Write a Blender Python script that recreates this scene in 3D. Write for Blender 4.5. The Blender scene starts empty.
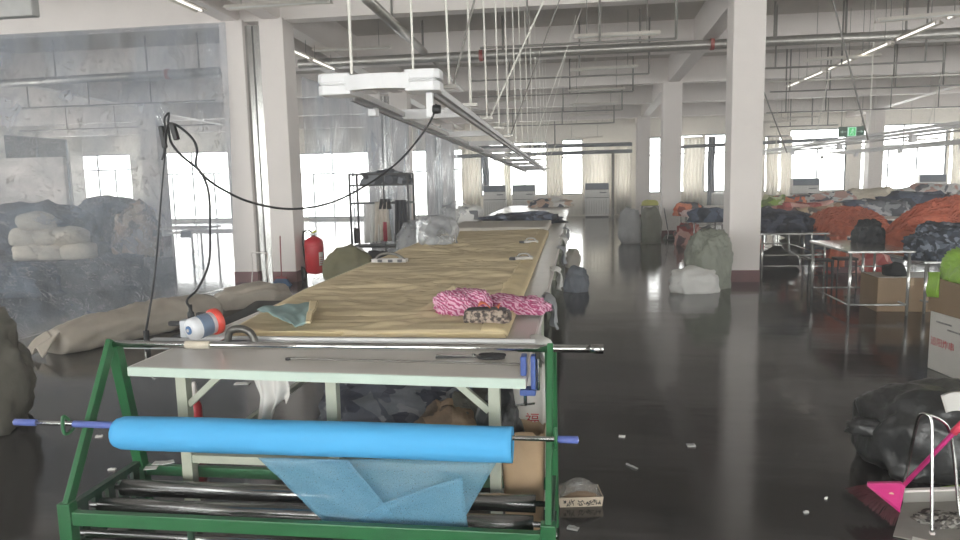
import bpy, bmesh, math, random
import numpy as np
from mathutils import Vector, Matrix, noise
C = bpy.context.scene.collection
scn = bpy.context.scene
PI = math.pi
random.seed(7)

# ------------------------------------------------------------------ camera
CAMF, YAW, PITCH, ROLL, CH = 710.6, .138041, .12714, .0222516, 1.9
cy, sy, cp, sp = math.cos(YAW), math.sin(YAW), math.cos(PITCH), math.sin(PITCH)
FWD = Vector((-sy*cp, cy*cp, -sp)); RT0 = Vector((cy, sy, 0)); UP0 = RT0.cross(FWD)
RT = math.cos(ROLL)*RT0 - math.sin(ROLL)*UP0
UP = math.sin(ROLL)*RT0 + math.cos(ROLL)*UP0
cam = bpy.data.cameras.new('camera'); camo = bpy.data.objects.new('camera', cam); C.objects.link(camo)
cam.sensor_width = 36; cam.lens = CAMF*36/960; cam.clip_end = 300; cam.clip_start = .05
m3 = Matrix((RT, UP, -FWD)).transposed()
camo.matrix_world = Matrix.Translation((0, 0, CH)) @ m3.to_4x4()
scn.camera = camo

def P(px, py, X=None, Y=None, z=None):
    """a measured photo point, set at a known world X, Y or height"""
    d = FWD + RT*((px-480)/CAMF) - UP*((py-270)/CAMF)
    t = (z-CH)/d.z if z is not None else (Y/d.y if Y is not None else X/d.x)
    return Vector((0, 0, CH)) + d*t

# ------------------------------------------------------------------ materials
def lin(c):
    return tuple(((v/255)/12.92 if v/255 <= .04045 else ((v/255+.055)/1.055)**2.4) for v in c)
MATS = {}
def pm(name, rgb, rough=.6, metal=0., var=.1, scale=6., bump=0., bscale=30., spec=.5, rgb2=None, stretch=(1, 1, 1), alpha=None, sheen=0.):
    if name in MATS: return MATS[name]
    m = bpy.data.materials.new(name); m.use_nodes = True
    nt = m.node_tree; N = nt.nodes; L = nt.links; b = N['Principled BSDF']
    tc = N.new('ShaderNodeTexCoord'); mp = N.new('ShaderNodeMapping'); mp.inputs['Scale'].default_value = stretch
    L.new(tc.outputs['Object'], mp.inputs['Vector'])
    nz = N.new('ShaderNodeTexNoise'); nz.inputs['Scale'].default_value = scale; nz.inputs['Detail'].default_value = 5
    L.new(mp.outputs['Vector'], nz.inputs['Vector'])
    rp = N.new('ShaderNodeValToRGB'); c = lin(rgb)
    if rgb2 is None:
        a0 = tuple(v*(1-var) for v in c); a1 = tuple(min(1, v*(1+var)) for v in c)
        rp.color_ramp.elements[0].position = .3; rp.color_ramp.elements[1].position = .7
    else:
        a0, a1 = c, lin(rgb2); rp.color_ramp.elements[0].position = .42; rp.color_ramp.elements[1].position = .58
    rp.color_ramp.elements[0].color = (*a0, 1); rp.color_ramp.elements[1].color = (*a1, 1)
    L.new(nz.outputs['Fac'], rp.inputs['Fac']); L.new(rp.outputs['Color'], b.inputs['Base Color'])
    b.inputs['Roughness'].default_value = rough; b.inputs['Metallic'].default_value = metal
    b.inputs['Specular IOR Level'].default_value = spec
    if bump:
        n2 = N.new('ShaderNodeTexNoise'); n2.inputs['Scale'].default_value = bscale; n2.inputs['Detail'].default_value = 4
        L.new(mp.outputs['Vector'], n2.inputs['Vector'])
        bp = N.new('ShaderNodeBump'); bp.inputs['Strength'].default_value = bump; bp.inputs['Distance'].default_value = .02
        L.new(n2.outputs['Fac'], bp.inputs['Height']); L.new(bp.outputs['Normal'], b.inputs['Normal'])
    MATS[name] = m
    return m

def emis(name, rgb, s):
    m = bpy.data.materials.new(name); m.use_nodes = True; nt = m.node_tree; nt.nodes.clear()
    e = nt.nodes.new('ShaderNodeEmission'); e.inputs[0].default_value = (*lin(rgb), 1); e.inputs[1].default_value = s
    o = nt.nodes.new('ShaderNodeOutputMaterial'); nt.links.new(e.outputs[0], o.inputs[0]); return m

def film_mat(name, col, clear, gloss, bump, sc, stretch, rough=.12, weave=False):
    """thin see-through sheet: clear share, milky share (diffuse + translucent), gloss with crinkle bump"""
    m = bpy.data.materials.new(name); m.use_nodes = True; nt = m.node_tree; N = nt.nodes; L = nt.links; N.clear()
    tc = N.new('ShaderNodeTexCoord'); mp = N.new('ShaderNodeMapping'); mp.inputs['Scale'].default_value = stretch
    L.new(tc.outputs['Object'], mp.inputs['Vector'])
    n1 = N.new('ShaderNodeTexNoise'); n1.inputs['Scale'].default_value = sc; n1.inputs['Detail'].default_value = 6
    n1.inputs['Roughness'].default_value = .62; n1.inputs['Distortion'].default_value = 1.2
    L.new(mp.outputs['Vector'], n1.inputs['Vector'])
    bp = N.new('ShaderNodeBump'); bp.inputs['Strength'].default_value = bump; bp.inputs['Distance'].default_value = .05
    L.new(n1.outputs['Fac'], bp.inputs['Height'])
    tr = N.new('ShaderNodeBsdfTransparent'); df = N.new('ShaderNodeBsdfDiffuse'); tl = N.new('ShaderNodeBsdfTranslucent')
    gl = N.new('ShaderNodeBsdfGlossy'); gl.inputs['Roughness'].default_value = rough
    for s in (df, tl): s.inputs['Color'].default_value = (*lin(col), 1); L.new(bp.outputs['Normal'], s.inputs['Normal'])
    L.new(bp.outputs['Normal'], gl.inputs['Normal'])
    a = N.new('ShaderNodeMixShader'); a.inputs[0].default_value = .5; L.new(df.outputs[0], a.inputs[1]); L.new(tl.outputs[0], a.inputs[2])
    b = N.new('ShaderNodeMixShader'); L.new(a.outputs[0], b.inputs[1]); L.new(tr.outputs[0], b.inputs[2])
    rp = N.new('ShaderNodeMapRange'); rp.inputs['From Min'].default_value = .3; rp.inputs['From Max'].default_value = .7
    rp.inputs['To Min'].default_value = clear-(.05 if weave else .12); rp.inputs['To Max'].default_value = min(1, clear+(.05 if weave else .12))
    n3 = N.new('ShaderNodeTexNoise'); n3.inputs['Scale'].default_value = 170 if weave else sc*.6; n3.inputs['Detail'].default_value = 3
    L.new(mp.outputs['Vector'], n3.inputs['Vector']); L.new(n3.outputs['Fac'], rp.inputs['Value']); L.new(rp.outputs['Result'], b.inputs[0])
    g = N.new('ShaderNodeMixShader'); g.inputs[0].default_value = gloss; L.new(b.outputs[0], g.inputs[1]); L.new(gl.outputs[0], g.inputs[2])
    o = N.new('ShaderNodeOutputMaterial'); L.new(g.outputs[0], o.inputs[0]); MATS[name] = m
    return m

def crease_film(name, col, clear, sc, stretch):
    m = film_mat(name, col, clear, .05, .5, sc, stretch, .08); nt = m.node_tree; N = nt.nodes; L = nt.links
    mix = [n for n in N if n.type == 'MIX_SHADER' and n.outputs[0].links and n.outputs[0].links[0].to_node.type == 'OUTPUT_MATERIAL'][0]
    mp = [n for n in N if n.type == 'MAPPING'][0]; prev = None
    for s_, w_, st in ((2.2, .010, (1.5, 1.5, .55)), (5.0, .016, (1.6, 1.6, .8))):
        m2 = N.new('ShaderNodeMapping'); m2.inputs['Scale'].default_value = st; m2.inputs['Rotation'].default_value = (0, .25, .3)
        tc = [n for n in N if n.type == 'TEX_COORD'][0]; L.new(tc.outputs['Object'], m2.inputs['Vector'])
        n = N.new('ShaderNodeTexNoise'); n.inputs['Scale'].default_value = s_; n.inputs['Detail'].default_value = 3; n.inputs['Distortion'].default_value = .8; L.new(m2.outputs[0], n.inputs['Vector'])
        r = N.new('ShaderNodeValToRGB'); e = r.color_ramp.elements; e[0].position = .5-w_*1.6; e[0].color = (0, 0, 0, 1); e[1].position = .5+w_*1.6; e[1].color = (0, 0, 0, 1); k = e.new(.5); k.color = (1, 1, 1, 1)
        L.new(n.outputs['Fac'], r.inputs['Fac'])
        q = N.new('ShaderNodeTexNoise'); q.inputs['Scale'].default_value = s_*.55; q.inputs['Detail'].default_value = 2; L.new(mp.outputs[0], q.inputs['Vector'])
        g = N.new('ShaderNodeMapRange'); g.inputs['From Min'].default_value = .46; g.inputs['From Max'].default_value = .62; L.new(q.outputs['Fac'], g.inputs['Value'])
        t = N.new('ShaderNodeMath'); t.operation = 'MULTIPLY'; L.new(r.outputs['Color'], t.inputs[0]); L.new(g.outputs['Result'], t.inputs[1])
        if prev is not None:
            a = N.new('ShaderNodeMath'); a.operation = 'MAXIMUM'; L.new(prev.outputs[0], a.inputs[0]); L.new(t.outputs[0], a.inputs[1]); prev = a
        else: prev = t
    f = N.new('ShaderNodeMath'); f.operation = 'MULTIPLY_ADD'; f.inputs[1].default_value = .55; f.inputs[2].default_value = .04; L.new(prev.outputs[0], f.inputs[0]); L.new(f.outputs[0], mix.inputs[0])
    return m

def drape(name, rgb, tl=.5):
    m = pm(name, rgb, rough=.9, var=.04); nt = m.node_tree; N = nt.nodes; L = nt.links
    t = N.new('ShaderNodeBsdfTranslucent'); t.inputs[0].default_value = (*lin(rgb), 1); x = N.new('ShaderNodeMixShader'); x.inputs[0].default_value = tl
    L.new(N['Principled BSDF'].outputs[0], x.inputs[1]); L.new(t.outputs[0], x.inputs[2]); L.new(x.outputs[0], N['Material Output'].inputs[0]); return m

def stripes(name, c1, c2, scale, dist, rough=.8, direction='DIAGONAL'):
    m = pm(name, c1, rough=rough, bump=.4, bscale=40); nt = m.node_tree; N = nt.nodes; L = nt.links
    w = N.new('ShaderNodeTexWave'); w.inputs['Scale'].default_value = scale; w.inputs['Distortion'].default_value = dist
    w.inputs['Detail'].default_value = 2; w.bands_direction = direction
    tc = N.new('ShaderNodeTexCoord'); L.new(tc.outputs['Object'], w.inputs['Vector'])
    rp = N.new('ShaderNodeValToRGB'); rp.color_ramp.elements[0].position = .4; rp.color_ramp.elements[1].position = .6
    rp.color_ramp.elements[0].color = (*lin(c1), 1); rp.color_ramp.elements[1].color = (*lin(c2), 1)
    L.new(w.outputs['Fac'], rp.inputs['Fac']); L.new(rp.outputs['Color'], N['Principled BSDF'].inputs['Base Color'])
    return m

def patches(name, cols, scale, rough=.85):
    """garments of several colours: voronoi cells through a stepped ramp"""
    m = pm(name, cols[0], rough=rough, bump=.6, bscale=14); nt = m.node_tree; N = nt.nodes; L = nt.links
    v = N.new('ShaderNodeTexVoronoi'); v.inputs['Scale'].default_value = scale
    tc = N.new('ShaderNodeTexCoord'); n = N.new('ShaderNodeTexNoise'); n.inputs['Scale'].default_value = 3
    ad = N.new('ShaderNodeVectorMath'); ad.operation = 'MULTIPLY_ADD'; ad.inputs[1].default_value = (.35, .35, .35)
    L.new(tc.outputs['Object'], n.inputs['Vector']); L.new(n.outputs['Color'], ad.inputs[0]); L.new(tc.outputs['Object'], ad.inputs[2])
    L.new(ad.outputs[0], v.inputs['Vector'])
    rp = N.new('ShaderNodeValToRGB'); rp.color_ramp.interpolation = 'CONSTANT'
    sx = N.new('ShaderNodeSeparateColor'); L.new(v.outputs['Color'], sx.inputs[0]); L.new(sx.outputs[0], rp.inputs['Fac'])
    e = rp.color_ramp.elements
    while len(e) < len(cols): e.new(.5)
    for i, c in enumerate(cols): e[i].position = i/len(cols); e[i].color = (*lin(c), 1)
    L.new(rp.outputs['Color'], N['Principled BSDF'].inputs['Base Color']); return m

# ------------------------------------------------------------------ mesh building
class MB:
    def __init__(s): s.v = []; s.f = []
    def add(s, vs, fs):
        o = len(s.v); s.v += [tuple(v) for v in vs]; s.f += [tuple(i+o for i in f) for f in fs]; return s
    def box(s, x0, x1, y0, y1, z0, z1):
        return s.add([(x0,y0,z0),(x1,y0,z0),(x1,y1,z0),(x0,y1,z0),(x0,y0,z1),(x1,y0,z1),(x1,y1,z1),(x0,y1,z1)],
                     [(3,2,1,0),(4,5,6,7),(0,1,5,4),(1,2,6,5),(2,3,7,6),(3,0,4,7)])
    def obox(s, c, sz, rz=0, M=None):
        M = M or Matrix.Rotation(rz, 3, 'Z'); c = Vector(c); h = Vector(sz)/2
        vs = [c + M @ Vector((a*h.x, b*h.y, d*h.z)) for d in (-1, 1) for a, b in ((-1,-1),(1,-1),(1,1),(-1,1))]
        return s.add(vs, [(3,2,1,0),(4,5,6,7),(0,1,5,4),(1,2,6,5),(2,3,7,6),(3,0,4,7)])
    def bar(s, p, q, w, h, up=(0, 0, 1)):
        p, q = Vector(p), Vector(q); d = (q-p).normalized(); u = Vector(up)
        if abs(d.dot(u)) > .99: u = Vector((0, 1, 0))
        r = d.cross(u).normalized(); u = r.cross(d)
        vs = [a + r*(i*w/2) + u*(j*h/2) for a in (p, q) for i, j in ((-1,-1),(1,-1),(1,1),(-1,1))]
        return s.add(vs, [(3,2,1,0),(4,5,6,7),(0,1,5,4),(1,2,6,5),(2,3,7,6),(3,0,4,7)])
    def tube(s, pts, r, n=8, caps=True):
        pts = [Vector(p) for p in pts]; vs = []; fs = []; u = None
        rr = r if isinstance(r, (list, tuple)) else [r]*len(pts)
        for i, p in enumerate(pts):
            d = (pts[min(i+1, len(pts)-1)] - pts[max(i-1, 0)]).normalized()
            if u is None:
                u = Vector((0, 0, 1)) if abs(d.z) < .9 else Vector((1, 0, 0))
            u = (u - d*u.dot(d)).normalized(); w = d.cross(u)
            for k in range(n):
                a = 2*PI*k/n; vs.append(p + (u*math.cos(a) + w*math.sin(a))*rr[i])
        for i in range(len(pts)-1):
            for k in range(n):
                a, b = i*n+k, i*n+(k+1) % n; fs.append((a, b, b+n, a+n))
        if caps: fs += [tuple(range(n))[::-1], tuple(range((len(pts)-1)*n, len(pts)*n))]
        return s.add(vs, fs)
    def sweep(s, pts, w, h):
        pts = [Vector(p) for p in pts]; vs = []; n = len(pts)
        for i, p in enumerate(pts):
            d = (pts[min(i+1, n-1)]-pts[max(i-1, 0)]).normalized(); r = d.cross(Vector((0, 0, 1))).normalized()
            vs += [p+r*(a*w/2)+Vector((0, 0, b_*h/2)) for a, b_ in ((-1,-1),(1,-1),(1,1),(-1,1))]
        return s.add(vs, [(i*4+k, i*4+(k+1) % 4, i*4+4+(k+1) % 4, i*4+4+k) for i in range(n-1) for k in range(4)]+[(3,2,1,0), (n*4-4, n*4-3, n*4-2, n*4-1)])
    def lathe(s, prof, o, axis=(0, 0, 1), n=20):
        o = Vector(o); d = Vector(axis).normalized(); u = Vector((1, 0, 0)) if abs(d.x) < .9 else Vector((0, 1, 0))
        u = (u-d*u.dot(d)).normalized(); w = d.cross(u); vs = []; fs = []
        for r, t in prof:
            for k in range(n):
                a = 2*PI*k/n; vs.append(o + d*t + (u*math.cos(a)+w*math.sin(a))*max(r, 1e-4))
        for i in range(len(prof)-1):
            for k in range(n):
                a, b = i*n+k, i*n+(k+1) % n; fs.append((a, b, b+n, a+n))
        fs += [tuple(range(n))[::-1], tuple(range((len(prof)-1)*n, len(prof)*n))]
        return s.add(vs, fs)
    def grid(s, fn, nu, nv):
        vs = [fn(i/nu, j/nv) for j in range(nv+1) for i in range(nu+1)]
        return s.add(vs, [(j*(nu+1)+i, j*(nu+1)+i+1, (j+1)*(nu+1)+i+1, (j+1)*(nu+1)+i) for j in range(nv) for i in range(nu)])
    def slab(s, fn, bot, nu, nv):
        """closed solid: a top surface fn(u,v) over a bottom surface bot(u,v)"""
        n = (nu+1)*(nv+1); vs = [fn(i/nu, j/nv) for j in range(nv+1) for i in range(nu+1)] + [bot(i/nu, j/nv) for j in range(nv+1) for i in range(nu+1)]
        fs = [(j*(nu+1)+i, j*(nu+1)+i+1, (j+1)*(nu+1)+i+1, (j+1)*(nu+1)+i) for j in range(nv) for i in range(nu)]
        fs += [tuple(k+n for k in f[::-1]) for f in fs]
        rim = [i for i in range(nu+1)] + [j*(nu+1)+nu for j in range(1, nv+1)] + [nv*(nu+1)+i for i in range(nu-1, -1, -1)] + [j*(nu+1) for j in range(nv-1, 0, -1)]
        fs += [(b, a, a+n, b+n) for a, b in zip(rim, rim[1:]+rim[:1])]
        return s.add(vs, fs)
    def blob(s, c, rad, amp=.12, freq=2.2, wr=.06, wf=6., seed=0, sub=4, flat=.35, rz=0, sq=.75, pinch=0.):
        """soft lump standing on z=c.z: a squashed ball, flat below, lumpy, with wrinkle ridges"""
        bm = bmesh.new(); bmesh.ops.create_icosphere(bm, subdivisions=sub, radius=1)
        bm.verts.index_update(); vs = []; sd = Vector((seed*13.7, seed*7.3, seed*3.1)); M = Matrix.Rotation(rz, 3, 'Z'); c = Vector(c)
        for v in bm.verts:
            d = v.co.normalized()
            q = Vector([math.copysign(abs(t)**sq, t) for t in d])
            k = 1 + amp*noise.noise(d*freq+sd)*2
            k += wr*(1-2*abs(noise.noise(Vector((d.x*wf, d.y*wf, d.z*wf*.6))+sd*2)))
            k += wr*.5*(1-2*abs(noise.noise(d*wf*2.3+sd*3)))
            if pinch and d.z > .3: k2 = 1-pinch*((d.z-.3)/.7)**1.2
            else: k2 = 1
            p = Vector((q.x*rad[0]*k*k2, q.y*rad[1]*k*k2, q.z*k))
            z = (p.z+flat)/(1+flat)*rad[2]
            if z < 0: z = z*.02
            vs.append(c + M @ Vector((p.x, p.y, 0)) + Vector((0, 0, max(z, 0))))
        fs = [tuple(x.index for x in f.verts) for f in bm.faces]; bm.free()
        return s.add(vs, fs)
    def build(s, name, mat, parent=None, smooth=False, bevel=0, solid=0, subsurf=0, **props):
        me = bpy.data.meshes.new(name)
        a = np.array(s.v); lo, hi = a.min(0), a.max(0); o = Vector(((lo[0]+hi[0])/2, (lo[1]+hi[1])/2, lo[2]))
        me.from_pydata([tuple(Vector(v)-o) for v in s.v], [], s.f); me.update()
        if smooth: me.polygons.foreach_set('use_smooth', [True]*len(me.polygons))
        ob = bpy.data.objects.new(name, me); C.objects.link(ob)
        if mat: me.materials.append(mat)
        if parent is not None: ob.parent = parent; ob.location = o - wl(parent)
        else: ob.location = o
        if subsurf:
            md = ob.modifiers.new('s', 'SUBSURF'); md.levels = md.render_levels = subsurf
        if solid:
            md = ob.modifiers.new('t', 'SOLIDIFY'); md.thickness = solid; md.offset = 0
        if bevel:
            md = ob.modifiers.new('b', 'BEVEL'); md.width = bevel; md.segments = 2; md.limit_method = 'ANGLE'
        for k, v in props.items(): ob[k] = v
        return ob
def wl(o):
    v = Vector(o.location)
    while o.parent: o = o.parent; v += o.location
    return v
def thing(name, label, cat, loc, group=None, kind=None):
    o = bpy.data.objects.new(name, None); C.objects.link(o); o.location = Vector(loc); o.empty_display_size = .1
    o['label'] = label; o['category'] = cat
    if group: o['group'] = group
    if kind: o['kind'] = kind
    return o
def tag(o, label, cat, group=None, kind=None):
    o['label'] = label; o['category'] = cat
    if group: o['group'] = group
    if kind: o['kind'] = kind
    return o
def text(s_, name, mat, parent, loc, size, M, align='LEFT'):
    cu = bpy.data.curves.new(name, 'FONT'); cu.body = s_; cu.size = size; cu.extrude = .0006; cu.align_x = align
    tmp = bpy.data.objects.new('tmp', cu); C.objects.link(tmp); bpy.context.view_layer.update()
    me = bpy.data.meshes.new_from_object(tmp.evaluated_get(bpy.context.evaluated_depsgraph_get())); bpy.data.objects.remove(tmp)
    me.materials.clear(); me.materials.append(mat)
    o = bpy.data.objects.new(name, me); C.objects.link(o)
    o.parent = parent; o.matrix_local = Matrix.Translation(Vector(loc)-wl(parent)) @ M.to_4x4()
    return o
def spline(pts, n=8):
    pts = [Vector(p) for p in pts]; out = []
    for i in range(len(pts)-1):
        p0, p1, p2, p3 = pts[max(i-1, 0)], pts[i], pts[i+1], pts[min(i+2, len(pts)-1)]
        for k in range(n):
            t = k/n
            out.append(.5*((2*p1)+(p2-p0)*t+(2*p0-5*p1+4*p2-p3)*t*t+(3*p1-p0-3*p2+p3)*t**3))
    return out+[pts[-1]]
def quad(a, b, c, d):
    a, b, c, d = map(Vector, (a, b, c, d))
    return lambda u, v: (a*(1-u)+b*u)*(1-v) + (d*(1-u)+c*u)*v
def nz(x, y=0, z=0): return noise.noise(Vector((x, y, z)))
ORD = ['nearest', 'second nearest', 'third nearest', 'fourth nearest', 'fifth nearest', 'sixth nearest', 'seventh nearest']

white = pm('white_paint', (229, 222, 218), rough=.55, var=.03, scale=2)
slabm = pm('slab_paint', (188, 182, 175), rough=.8, var=.05, scale=.8)
creamw = pm('cream_wall', (244, 239, 230), rough=.7, var=.03)
maroon = pm('maroon_paint', (98, 52, 54), rough=.4, var=.12)
steel = pm('steel', (190, 190, 188), rough=.22, metal=1, var=.06, scale=9)
chrome = pm('polished_steel', (215, 215, 213), rough=.13, metal=1, var=.04)
galv = pm('galvanised_pipe', (168, 165, 160), rough=.38, metal=.75, var=.12, scale=12)
alum = pm('aluminium', (212, 212, 212), rough=.35, metal=.6, var=.05)
rodw = pm('white_rod', (225, 222, 214), rough=.5, var=.05)
wire = pm('grey_wire', (124, 121, 116), rough=.6)
black = pm('black_plastic', (32, 33, 36), rough=.5)
dark = pm('dark_metal', (58, 58, 60), rough=.5, metal=.3)
green = pm('green_enamel', (42, 102, 62), rough=.33, var=.12, scale=5, bump=.05)
dgreen = pm('dark_green_enamel', (38, 66, 50), rough=.4, var=.15)
card = pm('cardboard', (172, 142, 108), rough=.85, var=.08, scale=4)
cardd = pm('brown_cardboard', (140, 118, 94), rough=.85, var=.08, scale=4)
cardw = pm('white_cardboard', (214, 211, 205), rough=.75, var=.03)
paperw = pm('white_paper', (225, 224, 220), rough=.8, var=.03)

# ------------------------------------------------------------------ setting: floor, walls, ceiling
XL, XR, YR, YF = -26., 26., -7., 35.
def zb(y): return 4.93-.0283*(max(y, -8)-12.9)        # underside of the beams: the roof falls a little towards the far wall
def zs(y): return zb(y)+.72

fm = bpy.data.materials.new('painted_floor'); fm.use_nodes = True
nt = fm.node_tree; N = nt.nodes; L = nt.links; b = N['Principled BSDF']
tc = N.new('ShaderNodeTexCoord'); n1 = N.new('ShaderNodeTexNoise'); n1.inputs['Scale'].default_value = .9; n1.inputs['Detail'].default_value = 8
L.new(tc.outputs['Object'], n1.inputs['Vector'])
rp = N.new('ShaderNodeValToRGB'); rp.color_ramp.elements[0].color = (*lin((29, 27, 28)), 1); rp.color_ramp.elements[1].color = (*lin((44, 41, 42)), 1)
rp.color_ramp.elements[0].position = .3; rp.color_ramp.elements[1].position = .75
L.new(n1.outputs['Fac'], rp.inputs['Fac']); L.new(rp.outputs['Color'], b.inputs['Base Color'])
n2 = N.new('ShaderNodeTexNoise'); n2.inputs['Scale'].default_value = 2.2; n2.inputs['Detail'].default_value = 7
L.new(tc.outputs['Object'], n2.inputs['Vector'])
mr = N.new('ShaderNodeMapRange'); mr.inputs['To Min'].default_value = .05; mr.inputs['To Max'].default_value = .2
L.new(n2.outputs['Fac'], mr.inputs['Value']); L.new(mr.outputs['Result'], b.inputs['Roughness'])
mp = N.new('ShaderNodeMapping'); mp.inputs['Scale'].default_value = (.5, 1.6, 1); L.new(tc.outputs['Object'], mp.inputs['Vector'])
n3 = N.new('ShaderNodeTexNoise'); n3.inputs['Scale'].default_value = 1.6; n3.inputs['Detail'].default_value = 3; L.new(mp.outputs['Vector'], n3.inputs['Vector'])
bp = N.new('ShaderNodeBump'); bp.inputs['Strength'].default_value = .12; bp.inputs['Distance'].default_value = .03
L.new(n3.outputs['Fac'], bp.inputs['Height']); L.new(bp.outputs['Normal'], b.inputs['Normal'])
b.inputs['Specular IOR Level'].default_value = .62
MB().box(XL-.3, XR+.3, YR-.3, YF+.3, -.2, 0).build('floor', fm, kind='structure')
cb = MB()
cb.add([(XL-.3, YR-.3, zs(YR-.3)), (XR+.3, YR-.3, zs(YR-.3)), (XR+.3, YF+.3, zs(YF+.3)), (XL-.3, YF+.3, zs(YF+.3)),
        (XL-.3, YR-.3, zs(YR)+.2), (XR+.3, YR-.3, zs(YR)+.2), (XR+.3, YF+.3, zs(YF)+.2), (XL-.3, YF+.3, zs(YF)+.2)],
       [(3,2,1,0)[::-1],(4,5,6,7),(0,1,5,4),(1,2,6,5),(2,3,7,6),(3,0,4,7)])
cb.build('ceiling', slabm, kind='structure')
for y in (-1, 3.75, 8.5, 13.25, 17.95, 22.65, 27.35, 32.1):
    MB().box(XL, XR, y-.17, y+.17, zb(y), zs(y)+.05).build('ceiling_beam', white, kind='structure')
for x in (-15.2, -6.42, -5.62, 2.88, 12.3, 21):
    m = MB(); w = .16; m.add([(x-w, YR, zb(YR)), (x+w, YR, zb(YR)), (x+w, YF, zb(YF)), (x-w, YF, zb(YF)),
        (x-w, YR, zs(YR)+.05), (x+w, YR, zs(YR)+.05), (x+w, YF, zs(YF)+.05), (x-w, YF, zs(YF)+.05)],
        [(3,2,1,0),(4,5,6,7),(0,1,5,4),(1,2,6,5),(2,3,7,6),(3,0,4,7)])
    m.build('ceiling_beam', white, kind='structure')
for x, y, w, d in ((-6.415, 13.27, .47, .54), (-5.625, 13.27, .47, .54), (2.89, 13.17, .53, .54), (-6.435, 22.67, .48, .54), (-5.61, 22.67, .58, .54),
                   (2.84, 22.67, .56, .54), (-6.6, 32.27, .46, .54), (-5.83, 32.27, .5, .54), (2.84, 32.1, .56, .54), (12.3, 32.1, .56, .54),
                   (12.3, 22.65, .56, .54), (-14.2, 22.65, .62, .54), (-15.2, 32.1, .56, .54), (21, 22.65, .56, .54)):
    c = MB().box(x-w/2, x+w/2, y-d/2, y+d/2, 0, zb(y)+.03).build('column', white, bevel=.015, kind='structure')
    MB().box(x-w/2-.006, x+w/2+.006, y-d/2-.006, y+d/2+.006, 0, .21).build('painted_base', maroon, c)
# metal covers over the expansion joint between paired columns
for y, xa, xb in ((13.1, -6.19, -5.85), (22.5, -6.2, -5.9), (32.1, -6.38, -6.07)):
    m = MB(); n = 10
    prof = [(xa, y), (xa+.06, y-.02), ((xa+xb)/2-.02, y-.03), ((xa+xb)/2, y+.02), ((xa+xb)/2+.02, y-.03), (xb-.06, y-.02), (xb, y)]
    vs = [(px, py, z) for z in (.0, 4.85-.0283*(y-13)) for px, py in prof]; k = len(prof)
    m.add(vs, [(i, i+1, i+1+k, i+k) for i in range(k-1)]).build('trim_1' if y < 14 else ('trim_2' if y < 25 else 'trim_3'), steel, solid=.006, kind='structure')

def wall(name, axis, pos, thick, lo, hi, zt, ops, mat):
    m = MB()
    def bx(a, b_, z0, z1):
        if b_-a < 1e-3 or z1-z0 < 1e-3: return
        if axis == 'x': m.box(a, b_, min(pos, pos+thick), max(pos, pos+thick), z0, z1)
        else: m.box(min(pos, pos+thick), max(pos, pos+thick), a, b_, z0, z1)
    cur = lo
    for a, b_, z0, z1 in ops:
        bx(cur, a, 0, zt); bx(a, b_, 0, z0); bx(a, b_, z1, zt); cur = b_
    bx(cur, hi, 0, zt)
    return m.build(name, mat, kind='structure')
def fx(px, y=175): return P(px, y, Y=YF).x
SILL, HEAD = 1.06, 3.62
far_ops = [(fx(a), fx(b_), SILL if s is None else s, HEAD if h is None else h) for a, b_, s, h in (
    (64, 131, None, None), (150, 234, .12, None), (293, 372, .12, 3.4), (374, 403, .12, 3.4), (404, 432, .12, 3.4), (453, 463, .3, 3.4), (466, 480, None, 3.4), (481, 547, None, None),
    (549, 561, None, 3.5), (562, 583, None, 3.7), (586, 610, None, 3.5), (616, 631, None, 3.5), (641, 661, None, 3.7), (676, 703, None, 3.75), (704, 727, None, 3.75), (764, 788, 1.0, 3.6), (789, 846, 1.0, 3.85), (860, 946, 1.0, 3.95), (948, 980, 1.0, 3.9), (985, 1060, 1.0, 3.95))]
wall('wall_far', 'x', YF, .25, XL-.3, XR+.3, zs(YF)+.1, far_ops, creamw)
left_ops = [(y, y+4.2, .6, 4.4) for y in (-6, -1, 4, 9, 14, 19, 24.5, 29.8)]  # far-end openings are added, and all enlarged, to brighten the hall's far part
right_ops = [(y, y+4.2, .8, 4.2) for y in (-6, -1, 4, 9, 14, 19, 24, 29)]
rear_ops = [(x, x+5.2, 1.0, 4.3) for x in (-24, -18, -12, -6, 0, 6, 12, 18)]
wall('wall_left', 'y', XL, -.25, YR, YF, 6.1, left_ops, creamw)
wall('wall_right', 'y', XR, .25, YR, YF, 6.1, right_ops, creamw)
wall('wall_rear', 'x', YR, -.25, XL-.3, XR+.3, 6.2, rear_ops, creamw)

gm = bpy.data.materials.new('window_glass'); gm.use_nodes = True; nt = gm.node_tree; N = nt.nodes; L = nt.links; N.clear()
t_ = N.new('ShaderNodeBsdfTransparent'); t_.inputs[0].default_value = (.96, .98, .97, 1); g_ = N.new('ShaderNodeBsdfGlossy'); g_.inputs['Roughness'].default_value = .02
fr = N.new('ShaderNodeFresnel'); fr.inputs[0].default_value = 1.45; mx = N.new('ShaderNodeMixShader'); o_ = N.new('ShaderNodeOutputMaterial')
L.new(fr.outputs[0], mx.inputs[0]); L.new(t_.outputs[0], mx.inputs[1]); L.new(g_.outputs[0], mx.inputs[2]); L.new(mx.outputs[0], o_.inputs[0])
framem = pm('window_frame', (96, 104, 112), rough=.5, metal=.2)
WN = [0]
def portal(c, sx, sz, rot):
    l = bpy.data.lights.new('daylight_portal', 'AREA'); l.shape = 'RECTANGLE'; l.size = sx; l.size_y = sz
    l.cycles.is_portal = True
    o = bpy.data.objects.new('daylight_portal', l); C.objects.link(o); o.location = c; o.rotation_euler = rot
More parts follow.
